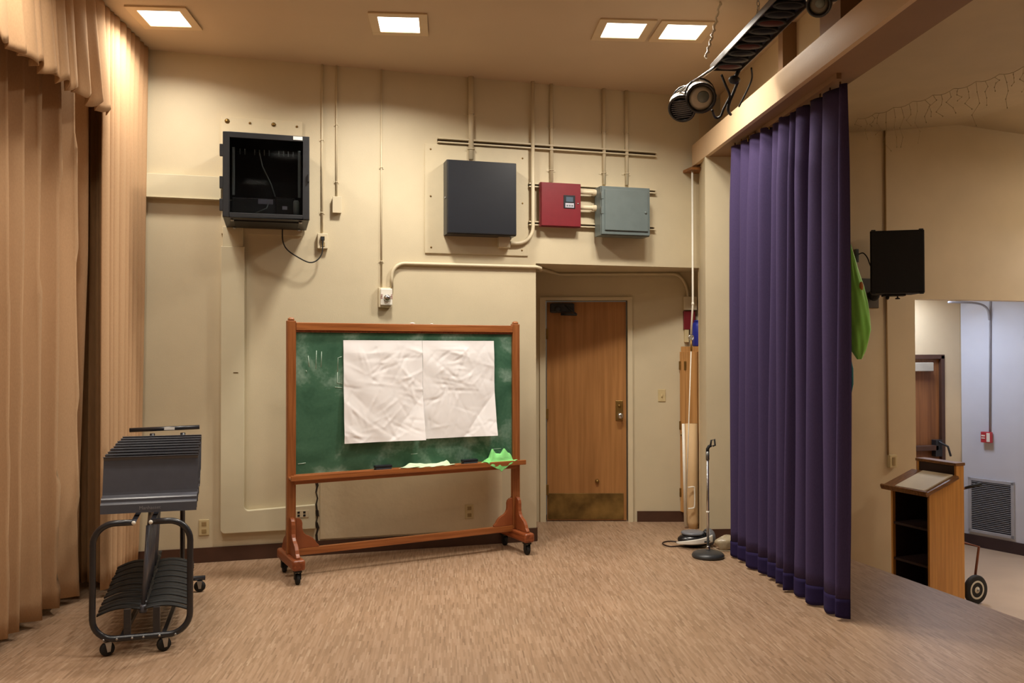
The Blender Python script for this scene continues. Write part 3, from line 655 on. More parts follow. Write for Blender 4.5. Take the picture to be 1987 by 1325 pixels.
def slate():
    nt = bdmat.node_tree; N = nt.nodes; L = nt.links; b = N['Principled BSDF']; b.inputs['Roughness'].default_value = .5
    tc = N.new('ShaderNodeTexCoord')
    n1 = N.new('ShaderNodeTexNoise'); n1.inputs['Scale'].default_value = 3.2; n1.inputs['Detail'].default_value = 6; n1.inputs['Distortion'].default_value = .6
    mp = N.new('ShaderNodeMapping'); mp.inputs['Location'].default_value = (.4, 0, .2); L.new(tc.outputs['Object'], mp.inputs[0]); L.new(mp.outputs[0], n1.inputs['Vector'])
    n2 = N.new('ShaderNodeTexNoise'); n2.inputs['Scale'].default_value = 45; L.new(tc.outputs['Object'], n2.inputs['Vector'])
    r = N.new('ShaderNodeValToRGB'); e = r.color_ramp.elements; e[0].position = .38; e[0].color = (*h('2f5a44'), 1); e[1].position = .68; e[1].color = (*h('8fac9c'), 1)
    x = e.new(.52); x.color = (*h('436e56'), 1)
    mx = N.new('ShaderNodeMix'); mx.data_type = 'FLOAT'; mx.inputs[0].default_value = .12
    L.new(n1.outputs['Fac'], mx.inputs[2]); L.new(n2.outputs['Fac'], mx.inputs[3]); L.new(mx.outputs[0], r.inputs[0]); L.new(r.outputs[0], b.inputs['Base Color'])
slate()
slt = MB().box((.047, .0, .73), (LB-.032, .012, 1.765)).build('board', bdmat, cb)
chk = mat('chalk', h('b9cfc0'), .9)
def stroke(pts, r_=.003):
    MB().tube([(bdu, -.0005, bz) for bdu, bz in pts], r_, 5).build('chalk_mark', chk, slt)
def bpt(px, py): p_ = on_pl(px, py, bl, (-bd.y, bd.x, 0)); return ((p_-bl).dot(bd), p_.z)
for seg in (((663, 692), (656, 694), (655, 722)), ((655, 722), (654, 742), (664, 744)), ((614, 680), (613, 715)), ((624, 682), (623, 712)), ((598, 690), (600, 712)), ((650, 751), (664, 752)), ((578, 900), (593, 898)), ((797, 881), (810, 880)), ((953, 872), (972, 870)), ((594, 718), (595, 722))):
    stroke([bpt(*q) for q in seg], .0022)
rail = MB().box((.03, -.03, .665), (LB-.01, .022, .735)).build('bottom_rail', oakx, cb, .004)
tz = .735
MB().box((-.01, -.095, tz-.028), (LB+.045, -.022, tz-.01)).box((-.01, -.103, tz-.035), (LB+.045, -.088, tz+.004)).build('tray', oakx, cb, .005)
MB().box((.04, -.016, .155), (LB-.02, .016, .205)).build('stretcher', oakx, cb, .004)
def ogee(w_, h_):     # bracket outline: x along the foot, y up
    pr_ = [(0, 0), (1, 0), (1, .05), (.95, .09), (.89, .13), (.83, .22), (.73, .31), (.60, .37), (.46, .42), (.36, .49), (.30, .58), (.285, .70), (.29, .82), (.25, .92), (.16, .985), (.06, 1), (0, 1)]
    return [(x_*w_, y_*h_) for x_, y_ in pr_]
brk = mat('worn reddish oak bracket', h('96542f'), .38, 0, .1, 5, .05, 30, col2=h('7c4022'))
for u, sgn in ((.015, 1), (LB, -1)):
    foot = MB(); foot.box((u-.045, -.24, .10), (u+.045, .24, .175)).build('foot', oak_d, cb, .018, segs=3)
    for s in (-1, 1):
        M_ = Matrix.Translation((u-.014, s*.022, .175)) @ Matrix(((0, 0, 1, 0), (s, 0, 0, 0), (0, 1, 0, 0), (0, 0, 0, 1)))
        MB().prism(ogee(.19, .26), 0, .028, M_).build('bracket', brk, cb, .004)
        # casters
        cz_ = Matrix.Translation((u, s*.19, 0))
        ct = MB().box((-.024, -.03, .085), (.024, .03, .10), cz_).box((-.022, -.018, .035), (-.018, .018, .09), cz_).box((.018, -.018, .035), (.022, .018, .09), cz_).build('caster', rub, cb)
        MB().lathe([(.02, -.013), (.036, -.012), (.038, 0), (.036, .012), (.02, .013)], 20, cz_ @ Matrix.Translation((0, 0, .038)) @ Matrix.Rotation(PI/2, 4, 'Y')).build('wheel', rub, ct)
    M_ = Matrix.Translation((u+sgn*.032, .014, .205)) @ Matrix(((sgn, 0, 0, 0), (0, 0, -1, 0), (0, 1, 0, 0), (0, 0, 0, 1)))
    MB().prism(ogee(.17, .22), 0, .028, M_).build('bracket', brk, cb, .004)
CBW = Matrix.Translation(bl) @ Matrix.Rotation(ba, 4, 'Z')
# paper sheets
paper_m = mat('white paper', h('fbfafc'), .75, 0, .02, 6)
def paper(u0, u1, z0, z1, curl, label, seed, dz0=0, dz1=0):
    rnd = random.Random(seed); K = [(rnd.uniform(3, 16), rnd.uniform(3, 16), rnd.uniform(0, 6), rnd.uniform(.0002, .0007)) for _ in range(14)]
    creases = [(rnd.uniform(u0, u1), rnd.uniform(z0, z1), rnd.uniform(0, PI), rnd.uniform(.03, .12), rnd.uniform(-.0034, .0034)) for _ in range(120)]
    def f(a, b):
        u = u0+(u1-u0)*a; zb_ = z0+(dz0*(1-a)+dz1*a); z = zb_+(z1-zb_)*b
        y = -.012
        for kx, kz, ph, am in K: y += am*math.sin(kx*u*2+kz*z*2+ph)
        for cx, cz_, an, ln, am in creases:
            dx_, dz_ = u-cx, z-cz_; al = dx_*math.cos(an)+dz_*math.sin(an); pe = -dx_*math.sin(an)+dz_*math.cos(an)
            y += am*math.exp(-abs(al)/ln)*max(0, 1-abs(pe)/.02)
        y -= curl*(1-b)**2*.03 + max(0, a+ (1-b)-1.55)*.10
        damp = min(1, (1-b)*8); y = -.004*(1-damp)+y*damp
        return CBW @ Vector((u, min(y, -.003), z))
    o = MB().grid(f, 130, 130).build('paper_sheet', paper_m)
    return tag(o, label, 'paper', 'large paper sheets on the chalkboard')
uL0, zL0 = bpt(667, 860); uM, zM = bpt(819, 853); uR0, zR0 = bpt(958, 845); uT0, zT = bpt(665, 661)
paper(uT0+.003, uM-.001, zL0, 1.697, .9, 'left sheet of crumpled white paper taped on the chalkboard', 3, 0, .0)
paper(uM+.001, uR0, .942, 1.697, .6, 'right sheet of crumpled white paper taped on the chalkboard', 8, 0, 0)
# erasers
felt = mat('dusty black felt', h('3d434a'), .9, 0, .2, 30)
def eraser(px, label, tilt):
    u, _ = bpt(px, 895)
    p = CBW @ Vector((u, -.056, tz-.009)); t = thing('chalkboard_eraser', label, 'eraser', tuple(p), ba+tilt)
    MB().box((-.062, -.024, 0), (.062, .024, .022)).build('felt', felt, t, .004)
    MB().box((-.066, -.024, .022), (.066, .024, .042)).build('handle', blk_box, t, .004)
eraser(738, 'black felt eraser on the left part of the chalk tray', .0)
eraser(905, 'black felt eraser on the chalk tray between the two cloths', .05)
# cloths
def interp(tab, a):
    for (p, v), (q, w_) in zip(tab, tab[1:]):
        if a <= q: t_ = (a-p)/(q-p); t_ = t_*t_*(3-2*t_); return v*(1-t_)+w_*t_
    return tab[-1][1]
def ragf(u0, u1, hgt, drape, seed, top, low, wid=.07):
    rnd = random.Random(seed); K = [(rnd.uniform(8, 30), rnd.uniform(3, 12), rnd.uniform(0, 6), rnd.uniform(.2, .5)) for _ in range(8)]
    def f(a, b):
        n = sum(am*math.sin(kx*a+kb*b+ph) for kx, kb, ph, am in K)/2
        env = min(1, a*9, (1-a)*9)
        u = u0+(u1-u0)*a + .012*n*(b-.3)
        if b < .7:
            k = b/.7; z = tz-.006 + env*hgt*interp(top, a)*math.sin(k*PI*.85+.25)**.7*(1+.22*n); y = -.016-wid*k-.006*n
            z = max(z, tz-.007)
        else:
            k = (b-.7)/.3; z = tz+.009+.006*n*env-k*drape*interp(low, a)*env; y = -.016-wid-.014*math.sin(min(1, k*2)*PI/2)-.008*abs(n)*k
        return CBW @ Vector((u, min(y, -.013), z))
    return f
u0, _ = bpt(770, 895); u1, _ = bpt(872, 895)
tag(MB().grid(ragf(u0, u1, .042, .012, 4, [(0, .1), (.1, .35), (.22, 1), (.36, .75), (.5, .55), (.7, .6), (.84, .75), (.93, 1.1), (1, .1)], [(0, .5), (1, .6)]), 110, 50).build('cleaning_cloth', pale_c, solid=.002), 'pale green crumpled cloth lying along the middle of the chalk tray', 'cloth')
u0, _ = bpt(929, 890); u1, _ = bpt(992, 890)
tag(MB().grid(ragf(u0, u1, .095, .085, 9, [(0, .08), (.2, .35), (.34, 1.05), (.46, .9), (.56, .7), (.68, 1.0), (.82, .7), (1, .1)], [(0, .05), (.2, .35), (.42, .8), (.52, 1), (.62, .75), (.8, .35), (1, .05)]), 90, 60).build('cleaning_cloth', green_c, solid=.002), 'bright green bunched cloth drooping over the right end of the chalk tray', 'cloth')
# scraps on top rail
u, _ = bpt(800, 631)
for k, (uu, l_) in enumerate(((u, 'white chalk scrap lying on top of the chalkboard rail, left of the other'), (u+.16, 'small white chalk scrap on top of the chalkboard rail, nearer its right end'))):
    p = CBW @ Vector((uu, 0, 1.822)); tag(MB().ball((p.x, p.y, p.z+.006), .012 if k == 0 else .007, 10, (1.8, .8, .5), amp=.08, seed=k).build('chalk_scrap', sticker), l_, 'chalk')

# ================================================================ MUSIC STANDS AND CART
CX, CY = -.656, 4.97
ct = thing('stand_cart', 'black tubular wheeled cart carrying a row of nested music stands', 'cart', (CX, CY, 0))
def rrect(w_, z0, z1, rad, y=0, gap=0):
    P = []
    for cx, cz_, a0 in ((w_-rad, z1-rad, PI/2), (w_-rad, z0+rad, 0), (-w_+rad, z0+rad, -PI/2), (-w_+rad, z1-rad, -PI)):
        P += arc((cx, y, cz_), rad, a0, a0-PI/2, (1, 0, 0), (0, 0, 1), 8)
    return P
P = rrect(.242, .09, .70, .11)
MB().tube([(.045, 0, .70)] + P + [(-.045, 0, .70)], .0165, 12).build('front_frame', stand_b, ct)
for x in (-.04, .045): MB().lathe([(.011, 0), (.009, .006), (.001, .008)], 12, Matrix.Translation((x, -.018, .70)) @ Matrix.Rotation(PI/2, 4, 'X')).build('bolt', white_p, ct)
RL = 1.18
for x in (-.045, .05):
    MB().box((x-.013, 0, -.002), (x+.013, 1, .002), Matrix.Translation((0, 0, .70)) @ Matrix(((1, 0, 0, 0), (0, RL, 0, 0), (0, .10, 1, 0), (0, 0, 0, 1)))).build('top_rail', stand_m, ct)
    MB().box((x*2.2-.012, 0, .078), (x*2.2+.012, RL, .102)).build('base_rail', stand_b, ct, .002)
for x in (-.185, -.12, -.045, .01, .09, .17): MB().lathe([(.007, 0), (.006, .005), (.001, .006)], 10, Matrix.Translation((x, -.016, .092)) @ Matrix.Rotation(PI/2, 4, 'X')).build('bolt', steel, ct)
for x in (-.09, .055): MB().box((x, .0, .10), (x+.035, .02, .24)).build('support_bracket', stand_b, ct, .002)
MB().tube([(.095, RL, .09), (.095, RL, 1.07)], .016, 10).tube([(-.095, RL, .09), (-.095, RL, 1.07)], .016, 10).tube([(-.24, RL, .09), (.24, RL, .09)], .0165, 10).build('rear_frame', stand_b, ct)
rh = MB().tube([(-.235, RL, 1.095), (.20, RL, 1.105)], .0145, 12).build('rear_handle', stand_b, ct)
MB().box((-.02, RL-.0165, 1.092), (.045, RL-.0145, 1.110)).build('label', sticker, rh)
for x, y, a_ in ((-.171, .01, .5), (.109, .01, .5), (-.20, RL-.01, 0), (.205, RL-.01, 0)):
    M_ = Matrix.Translation((x, y, 0)) @ Matrix.Rotation(a_, 4, 'Z')
    c_ = MB().box((-.016, -.02, .068), (.016, .02, .075), M_).prism([(-.016, .07), (.016, .07), (.010, .025), (-.006, .025)], 0, .003, M_ @ Matrix.Translation((-.0, -.019, 0)) @ RX).prism([(-.016, .07), (.016, .07), (.010, .025), (-.006, .025)], 0, .003, M_ @ Matrix.Translation((0, .022, 0)) @ RX).build('caster', steel, ct)
    MB().lathe([(.012, -.014), (.035, -.013), (.038, 0), (.035, .013), (.012, .014)], 20, M_ @ Matrix.Translation((0, 0, .038)) @ Matrix.Rotation(PI/2, 4, 'X')).build('wheel', rub, c_)

def make_stand(label):
    t = thing('music_stand', label, 'music stand', (0, 0, 0), 0, 'music stands nested on the cart')
    # origin: hub on the base; desk bottom at z .575
    prof = [(.062, .872), (.076, .866), (.083, .85), (.052, .68), (.048, .665), (.026, .658), (.012, .654), (.006, .648), (.004, .633), (-.006, .629), (-.012, .622), (-.016, .575)]
    def f(a, b):
        k = b*(len(prof)-1); i = min(int(k), len(prof)-2); q = k-i
        y = prof[i][0]*(1-q)+prof[i+1][0]*q; z = prof[i][1]*(1-q)+prof[i+1][1]*q
        wd = .243
        return ((a*2-1)*wd+.030, y, z-.045)
    desk = MB().grid(f, 12, len(prof)-1, False).build('desk', stand_m, t, solid=.0025)
    text('Manhasset', .026, mat_print, desk, Matrix.Translation((.035, -.0185, .555)) @ Matrix.Rotation(PI/2, 4, 'X'))
    MB().tube([(0, 0, .0), (.020, .035, .45)], .011, 10).build('shaft', stand_m, t)
    MB().tube([(.019, .035, .40), (.03, .095, .67)], .0075, 10).build('inner_shaft', chrome_d, t)
    bs = MB()
    for sx_ in (-1, 1):
        def leg(a, b, sx_=sx_):
            x = sx_*(.01+.222*a); z = .014+.014*math.sin(a*PI)-.034*a*a; y = .03*a+(b-.5)*.074*(1-a*.35)
            return (x, y, z + .006*math.cos((b-.5)*PI))
        bs.grid(leg, 14, 4)
    def leg2(a, b): return ((b-.5)*.03, .01+.20*a, .012-.03*a*a+.05*a+.006*math.cos((b-.5)*PI))
    bs.grid(leg2, 8, 4)
    bs.build('base', rub, t, solid=.006)
    MB().lathe([(.02, -.012), (.024, 0), (.018, .022), (.0125, .03)], 14).build('hub', stand_m, t)
    return t
mat_print = mat('faint grey print', h('8b8a8e'), .5)
chrome_d = mat('dull steel tube', h('6c6d70'), .35, .8)
NS = 16
ordw = 'first second third fourth fifth sixth seventh eighth ninth tenth eleventh twelfth thirteenth fourteenth fifteenth sixteenth'.split()
s0 = make_stand('front charcoal music stand of the nested row, its desk fully visible')
for i in range(NS):
    loc = (CX-.004+random.uniform(-.003, .003)-.0036*i, CY+.075+i*.066, .21+.003*(i % 2)+.0012*i)
    if i == 0: s0.location = (CX-.004, CY+.075, .21); continue
    lb = ordw[i]+' music stand counted from the front of the nested row on the cart'
    if i == NS-1: lb = 'rearmost music stand of the nested row, next to the cart handle'
    c = copy_thing(s0, loc, random.uniform(-.02, .02), lb)

# ================================================================ CURTAINS
def pleat_fn(n, amp, seed, irr=.5):
    rnd = random.Random(seed); ws = [rnd.uniform(1-irr, 1+irr) for _ in range(n)]; tot = sum(ws); e = [0]
    for w_ in ws: e.append(e[-1]+w_/tot)
    am = [rnd.uniform(.6, 1.15)*amp for _ in range(n)]; sk = [rnd.uniform(-.3, .3) for _ in range(n)]
    def f(s):
        s = min(max(s, 0), .99999)
        for i in range(n):
            if s <= e[i+1]:
                k = (s-e[i])/(e[i+1]-e[i]); k = k+sk[i]*.25*math.sin(2*PI*k)
                return am[i]*(abs(math.sin(PI*k))**.75*2-1)
        return 0
    return f
def drape(p0, p1, z0, z1, fn, seed, shift=0, nu=420, nv=36, flare=0.3, bowx=0, taper=None):
    p0, p1 = Vector(p0), Vector(p1); dr = (p1-p0).normalized(); nr = Vector((dr.y, -dr.x, 0)); rnd = random.Random(seed)
    ph = rnd.uniform(0, 6)
    def f(a, b):
        z = z0+(z1-z0)*b; s = a + .006*math.sin(b*3+a*9+ph)*(1-b)
        y = fn(s)*((1+flare*(1-b))*(1-.35*max(0, b-.85)/.15)) + .008*math.sin(a*37+b*4+ph)
        q = p0.lerp(p1, a) + nr*(y+shift)
        if taper: q = q + taper(a, b)
        return (q.x, q.y, z + (.006*math.sin(a*60+ph) if b == 0 else 0))
    return MB().grid(f, nu, nv)
# purple side curtain
c0 = Vector((3.545, 6.09, 0)); c1 = Vector((3.352, 4.43, 0)); CT0, CT1 = Vector((-.035, -.02, 0)), Vector((-.062, -.045, 0))
fn = pleat_fn(11, .046, 11, .65)
pc = thing('stage_curtain', 'long purple velour stage curtain hanging from the beam', 'curtain', (3.45, 5.25, 0))
def rel(mb, org): mb.v = [v-Vector(org) for v in mb.v]; return mb
org = (3.45, 5.25, 0)
rel(drape(c0, c1, .125, BB-.03, fn, 5, flare=.2, taper=lambda a, b: (CT0.lerp(CT1, a))*(1-b)), org).build('cloth', pur_c, pc, solid=.004)
hem = MB()
_f = pleat_fn(11, .046, 11, .65)
dr = (c1-c0).normalized(); nr = Vector((dr.y, -dr.x, 0)); phh = random.Random(5).uniform(0, 6)
def hemf(a, b):
    bb_ = -.035*(1-b); s = a+.006*math.sin(bb_*3+a*9+phh)
    y = _f(s)*(1.2) + .008*math.sin(a*37+phh)
    q = c0.lerp(c1, a)+nr*(y*1.02)+CT0.lerp(CT1, a)*(1+.03*(1-b))
    return (q.x, q.y, .018+.112*b + .008*math.sin(a*60)*(1-b))
rel(MB().grid(hemf, 420, 5), org).build('hem', pur_h, pc, solid=.007)
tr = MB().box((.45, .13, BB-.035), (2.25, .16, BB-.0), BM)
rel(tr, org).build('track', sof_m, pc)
for i in range(14):
    q = c0.lerp(c1, (i+.5)/14)
    rel(MB().tube([(q.x, q.y, BB-.05), (q.x, q.y, BB-.005)], .006, 6), org).build('hook', brass, pc)

# tan wing curtain (near), return curtain against wall, valance
fn2 = pleat_fn(12, .05, 21, .5)
t0 = Vector((-1.70, 3.9, 0)); t1 = Vector((-1.215, 6.22, 0))
tag(drape(t1, t0, .05, 3.88, fn2, 3, flare=.5).build('stage_curtain', tan_c, solid=.004), 'near tan velour curtain with deep folds along the left edge', 'curtain')
fn3 = pleat_fn(9, .016, 33, .5)
r0 = Vector((-.985, YW-.02, 0)); r1 = Vector((-1.055, 6.15, 0))
def tp(a, b): return Vector((-.06*(1-b)*(1-a), 0, 0))
def mk_return():
    def f(a, b):
        z = .05+(3.905-.05)*b
        topx = -.892 + (-.165)*a; botx = -.965 + (-.085)*a
        y = YW-.03 - .80*a
        x = topx*b**.6+botx*(1-b**.6) + fn3(a)*(1+.5*(1-b))
        return (x, y, z)
    return MB().grid(f, 260, 30)
tag(mk_return().build('stage_curtain', tan_c, solid=.004), 'flatter tan curtain panel reaching the back wall, lit at its top', 'curtain')
# valance: follows the near curtain, ends ahead of the return panel
ve = on_pl(203, 185, (-1.08, 6.12, 0), (by_.x*0+1, .0, 0))
fnv = pleat_fn(16, .03, 44, .4)
def valf(a, b):
    # a: 0 far end, 1 near end
    x = -1.045 - .36*a*1.35; y = 6.13 - 2.1*a
    n = fnv(a)
    zb_ = 3.175 + .02*math.sin(a*90) + n*.5
    z = zb_+(3.90-zb_)*b
    xx = x + n*(.35+.9*(1-b)) + .03*(1-b)
    return (xx, y + .02*(1-b)*math.sin(a*70), z)
tag(MB().grid(valf, 420, 16).build('valance', val_c, solid=.006), 'short gathered tan valance hanging over the near curtain', 'valance')
# sheet added in the gap, its darker brown standing for the shade
tag(drape((-1.30, 6.46, 0), (-1.06, 6.34, 0), .06, 3.85, pleat_fn(4, .02, 9), 2, nu=60).build('stage_curtain', cloth('shaded tan velour', h('9c7650'), h('8a6642'), 60), solid=.004), 'added brown sheet for the shade in the gap between the tan curtains', 'curtain')

# ================================================================ STAGE LIGHTING
e0, e1 = on_z(1377, 130, 3.5), on_z(1437, 146, 3.5)
sc_ = (e0+e1)/2; sw_ = .105
stl = thing('strip_light', 'long dark stage strip light with coloured round lenses under the ceiling', 'stage light', (sc_.x, sc_.y, 3.5), math.atan2(BDv.y, BDv.x))
LL = 2.6
# local: x toward camera, y toward hall side (+) ... housing open below
hs = MB().box((0, -sw_, .0), (LL, -sw_+.006, .035)).box((0, sw_-.006, 0), (LL, sw_, .035)).box((0, -sw_, .035), (LL, sw_, .041)).box((0, -sw_, .0), (.006, sw_, .035))
hs.build('housing', mat('lacquered batten', h('3a2c20'), .4), stl, .002)
MB().box((.01, -sw_+.006, .022), (LL, sw_-.006, .026)).build('baffle', mat('strip baffle', h('1b1a20'), .35), stl)
gels = [mat('red gel lens', h('4a2018'), .6, spec=.15), mat('blue gel lens', h('0d0e14'), .6, spec=.15), mat('dark gel lens', h('0f1014'), .6, spec=.15)]
for k in range(20):
    M_ = Matrix.Translation((.075+k*.126, 0, .022)) @ Matrix.Diagonal((.74, 1.22, 1, 1)) @ Matrix.Rotation(PI, 4, 'X')
    l_ = MB().lathe([(.070, 0), (.072, .01), (.072, .018), (.068, .019)], 22, M_).build('lens_ring', rub, stl)
    MB().lathe([(.068, .016), (.05, .023), (.001, .027)], 22, M_).build('lens', gels[k % 3], l_)
def hanger(x, y, z0, label, name='chain'):
    n = int((CZ-z0)/.03); m = MB()
    for i in range(n):
        z = z0+.015+i*.03
        ax = (1, 0, 0) if i % 2 else (0, 1, 0)
        m.tube(arc((x, y, z), .010, 0, 2*PI, ax, (0, 0, 1.7), 8), .0028, 5)
    tag(m.build(name, steel), label, 'chain')
k1 = stl.matrix_world
SM = Matrix.Translation((sc_.x, sc_.y, 3.5)) @ Matrix.Rotation(math.atan2(BDv.y, BDv.x), 4, 'Z')
p = SM @ Vector((.62, 0, .041)); hanger(p.x, p.y, p.z, 'steel chain holding up the middle of the strip light')
p = SM @ Vector((2.2, 0, .041)); hanger(p.x, p.y, p.z, 'steel chain holding up the near end of the strip light')
# dangling rope
ra = on_z(1398, 3, CZ); rb = on_y(1369, 112, ra.y)
rp = []
q0 = Vector((ra.x, ra.y, CZ)); q1 = Vector(on_pl(1369, 113, (ra.x, ra.y, 0), _F.to_tuple()))
rope = [q0.lerp(q1, i/24) + Vector((.006*math.sin(i*1.9), .006*math.cos(i*1.9), -.02*math.sin(PI*i/24))) for i in range(25)]
tag(MB().tube(rope, [.007+.0025*(i % 2) for i in range(25)], 8).build('rope', white_p), 'knotted pale rope dangling from the ceiling left of the strip light', 'rope')
# spotlights
def spotlight(c, aim, label, r_=.078, L_=.19, facem=None, ribs=False):
    c = Vector(c); aim = Vector(aim).normalized(); q = aim.to_track_quat('Z', 'Y').to_matrix().to_4x4()
    t = thing('spotlight', label, 'spotlight', tuple(c)); M_ = q
    hsx = MB().lathe([(.028, -L_), (.045, -L_+.01), (r_*.8, -L_*.45), (r_*.9, -.02), (r_, 0)], 26, M_).build('housing', can_m, t)
    MB().ball((0, 0, 0), r_*1.05, 18, (1, .9, .75), M=Matrix.Translation(Vector((.03, .06, .06)))).build('lit_top', can_w, t)  # added white cap, paints the housing top as lit from above
    MB().lathe([(r_*1.0, -.012), (r_*1.14, -.01), (r_*1.14, .014), (r_*.96, .016), (r_*.95, .0)], 26, M_).build('rim', stand_b, t)
    ln = MB().lathe([(r_*.94, .004), (r_*.6, .010), (.001, .013)], 26, M_).build('lens', facem, t)
    if ribs:
        for k in range(-4, 5): MB().box((-r_*.85*math.cos(k*.2), k*.014-.0025, .012), (r_*.85*math.cos(k*.2), k*.014+.0025, .016), M_).build('rib', stand_m, ln)
    else:
        MB().lathe([(r_*.45, .011), (r_*.40, .018), (.001, .020)], 20, M_ @ Matrix.Translation((r_*.15, r_*.1, 0))).build('lamp_reflection', gry, ln)
    yk = [M_ @ Vector((-r_*1.12, 0, -.07))] + [M_ @ Vector((-r_*1.12*math.cos(a_), r_*1.2*math.sin(a_), -.07-.05*math.sin(a_))) for a_ in [PI*i/10 for i in range(1, 10)]] + [M_ @ Vector((r_*1.12, 0, -.07))]
    MB().tube(yk, .007, 8).build('yoke', stand_b, t)
    for sx_ in (-1, 1): MB().lathe([(.014, 0), (.014, .02), (.006, .024)], 12, M_ @ Matrix.Translation((sx_*r_*.95, 0, -.05)) @ Matrix.Rotation(sx_*PI/2, 4, 'Y')).build('knob', stand_b, t)
    return t
can_w = mat('lit lamp top', h('e6e0d2'), .35)  # white of the strongly lit housing top, as colour
can_m = mat('pale painted lamp can', h('cfc8b8'), .4, .1)
lens_w = mat('frosted lens', h('b9b0a0'), .3, 0, .1, 20, coat=.4)
lens_d = mat('dark ribbed lens', h('24242a'), .25, 0, .1, 20, coat=.6)
DS = 5.55
def atd(px, py, D): return CAM + ray(px, py)*D
sa = atd(1360, 190, DS-.1); sb = atd(1324, 210, DS)
spotlight(sa, (-.34, -.8, -.42), 'spotlight with frosted round lens facing the viewer, nearer the strip light', .084, .2, lens_w)
spotlight(sb, (-.55, -.55, -.62), 'dark ribbed spotlight, leftmost at the end of the lighting bar', .080, .18, lens_d, True)
sc3 = atd(1590, 8, 4.3); spotlight(sc3, (-.7, -.5, -.5), 'grey stage lamp above the beam at the top edge', .055, .22, mat('grey lens', h('6b6458'), .4))
# lighting bar carrying the spots
pe = SM @ Vector((.03, -.06, .03)); 
tag(MB().tube([pe, Vector((sa.x, sa.y+.05, sa.z+.13)), Vector((sb.x, sb.y+.04, sb.z+.12))], .011, 10).build('lighting_bar', steel), 'thin pale bar from the strip light end carrying two spotlights', 'lighting bar')
# cables
def pcab(pts, r_, label):
    P = [atd(x, y, D) for x, y, D in pts]
    tag(MB().tube(smooth(P), r_, 7).build('cable', rub), label, 'cable')
pcab([(1400, 145, 5.6), (1408, 165, 5.6), (1416, 185, 5.65), (1410, 200, 5.7), (1404, 212, 5.72), (1398, 226, 5.75), (1388, 228, 5.75), (1382, 214, 5.6)], .008, 'black cable drooping in a loop behind the frosted spotlight')
pcab([(1432, 158, 5.6), (1424, 178, 5.65), (1415, 200, 5.7), (1413, 214, 5.75), (1418, 222, 5.95)], .010, 'black cable crossing down onto the beam ledge behind the spotlights')
pcab([(1458, 132, 5.6), (1459, 152, 5.7), (1450, 175, 5.75), (1440, 195, 5.8), (1434, 207, 5.85)], .006, 'thin black cable hanging from the strip light onto the beam ledge')
cl2 = atd(1425, 155, 5.6)
tag(MB().ball(tuple(cl2), .035, 14, (1.2, .8, .8)).tube([cl2, cl2+Vector((.03, 0, .06))], .014, 8).build('clamp', black_m), 'black clamp joining the bar to the strip light end', 'clamp')

# ================================================================ MIC STAND, STEREO
mp_ = on_z(1374, 1081, 0)
t = thing('microphone_stand', 'chrome microphone stand with round black base before the pillar', 'microphone stand', (mp_.x, mp_.y, 0))
MB().lathe([(.112, 0), (.124, .006), (.126, .018), (.116, .034), (.085, .046), (.04, .052), (.02, .056)], 36).build('base', mat('dark cast iron', h('3a3c3e'), .38, .2, .1, 20), t)
MB().lathe([(.017, .05), (.018, .07), (.012, .085), (.0105, .09)], 16).build('collar', chrome, t)
MB().tube([(0, 0, .07), (0, 0, .80)], .0105, 14).build('tube', chrome, t)
MB().tube([(0, 0, .76), (0, 0, .825)], .014, 14).build('clutch', mat('grey clutch', h('7a7a78'), .35, .6), t)
MB().tube([(0, 0, .345), (0, 0, .36)], .0135, 14).build('ring', white_p, t)
clp = MB().tube([(0, 0, .82), (0, 0, .845), (.012, -.002, .865), (.03, -.004, .872)], [.013, .013, .012, .012], 10).build('swivel', rub, t)
c_ = (.048, -.006, .893); an_ = .15
MB().tube([(.024, -.005, .872), (.03, -.005, .912), (.058, -.006, .918), (.062, -.006, .872), (.042, -.006, .868)], .0075, 8).build('clip', rub, clp)
sp = on_z(1356, 1060, 0)
t = thing('portable_stereo', 'black and silver portable stereo on the floor behind the microphone stand', 'stereo', (sp.x, sp.y, 0), -.15)
MB().ball((-.03, 0, .06), .13, 24, (1.15, .75, .46)).build('body', mat('glossy black plastic', h('17181b'), .25), t)
MB().lathe([(.085, .0), (.095, .008), (.093, .02), (.07, .026)], 26, Matrix.Translation((-.05, .01, .10))).build('disc_lid', mat('grey plastic lid', h('6e7178'), .35), t)
MB().ball((.085, .0, .075), .072, 20, (.75, 1.1, 1.0)).build('speaker_grille', mat('grey speaker mesh', h('5a5b60'), .5, 0, .2, 60), t)
MB().lathe([(.022, 0), (.022, .01), (.012, .014)], 14, Matrix.Translation((.045, -.05, .125)) @ Matrix.Rotation(.5, 4, 'X')).build('dial', black_m, t)
silver = mat('silver plastic', h('e8e5dc'), .3)
hd = []
def hband(a, b):
    an = -PI*.98 + a*PI*.72; R_ = .162; x = -.03+R_*math.cos(an); y = R_*.78*math.sin(an)
    z = .055+.045*a*1.0 + (b-.5)*(.016+.042*a); return (x, y-.004, z - .015)
hb = MB().grid(hband, 24, 5).build('front_panel', silver, t, solid=.01)
MB().tube(smooth([(-.0, -.135, .066), (.03, -.128, .066), (.05, -.118, .068)]), .007, 8).build('button_strip', black_m, hb)
rp_ = [on_z(x, y, .006) for x, y in ((1342, 1061), (1322, 1059), (1300, 1060), (1286, 1055), (1290, 1051), (1305, 1050), (1322, 1052), (1336, 1053))]
tag(MB().tube(smooth([Vector((sp.x-.06, sp.y+.0, .02))] + rp_ + [Vector((sp.x-.12, sp.y+.06, .02))]), .0055, 8).build('power_cord', mat('dark brown cord', h('2d1a16'), .5)), 'dark cord looped on the floor left of the portable stereo', 'power cord')
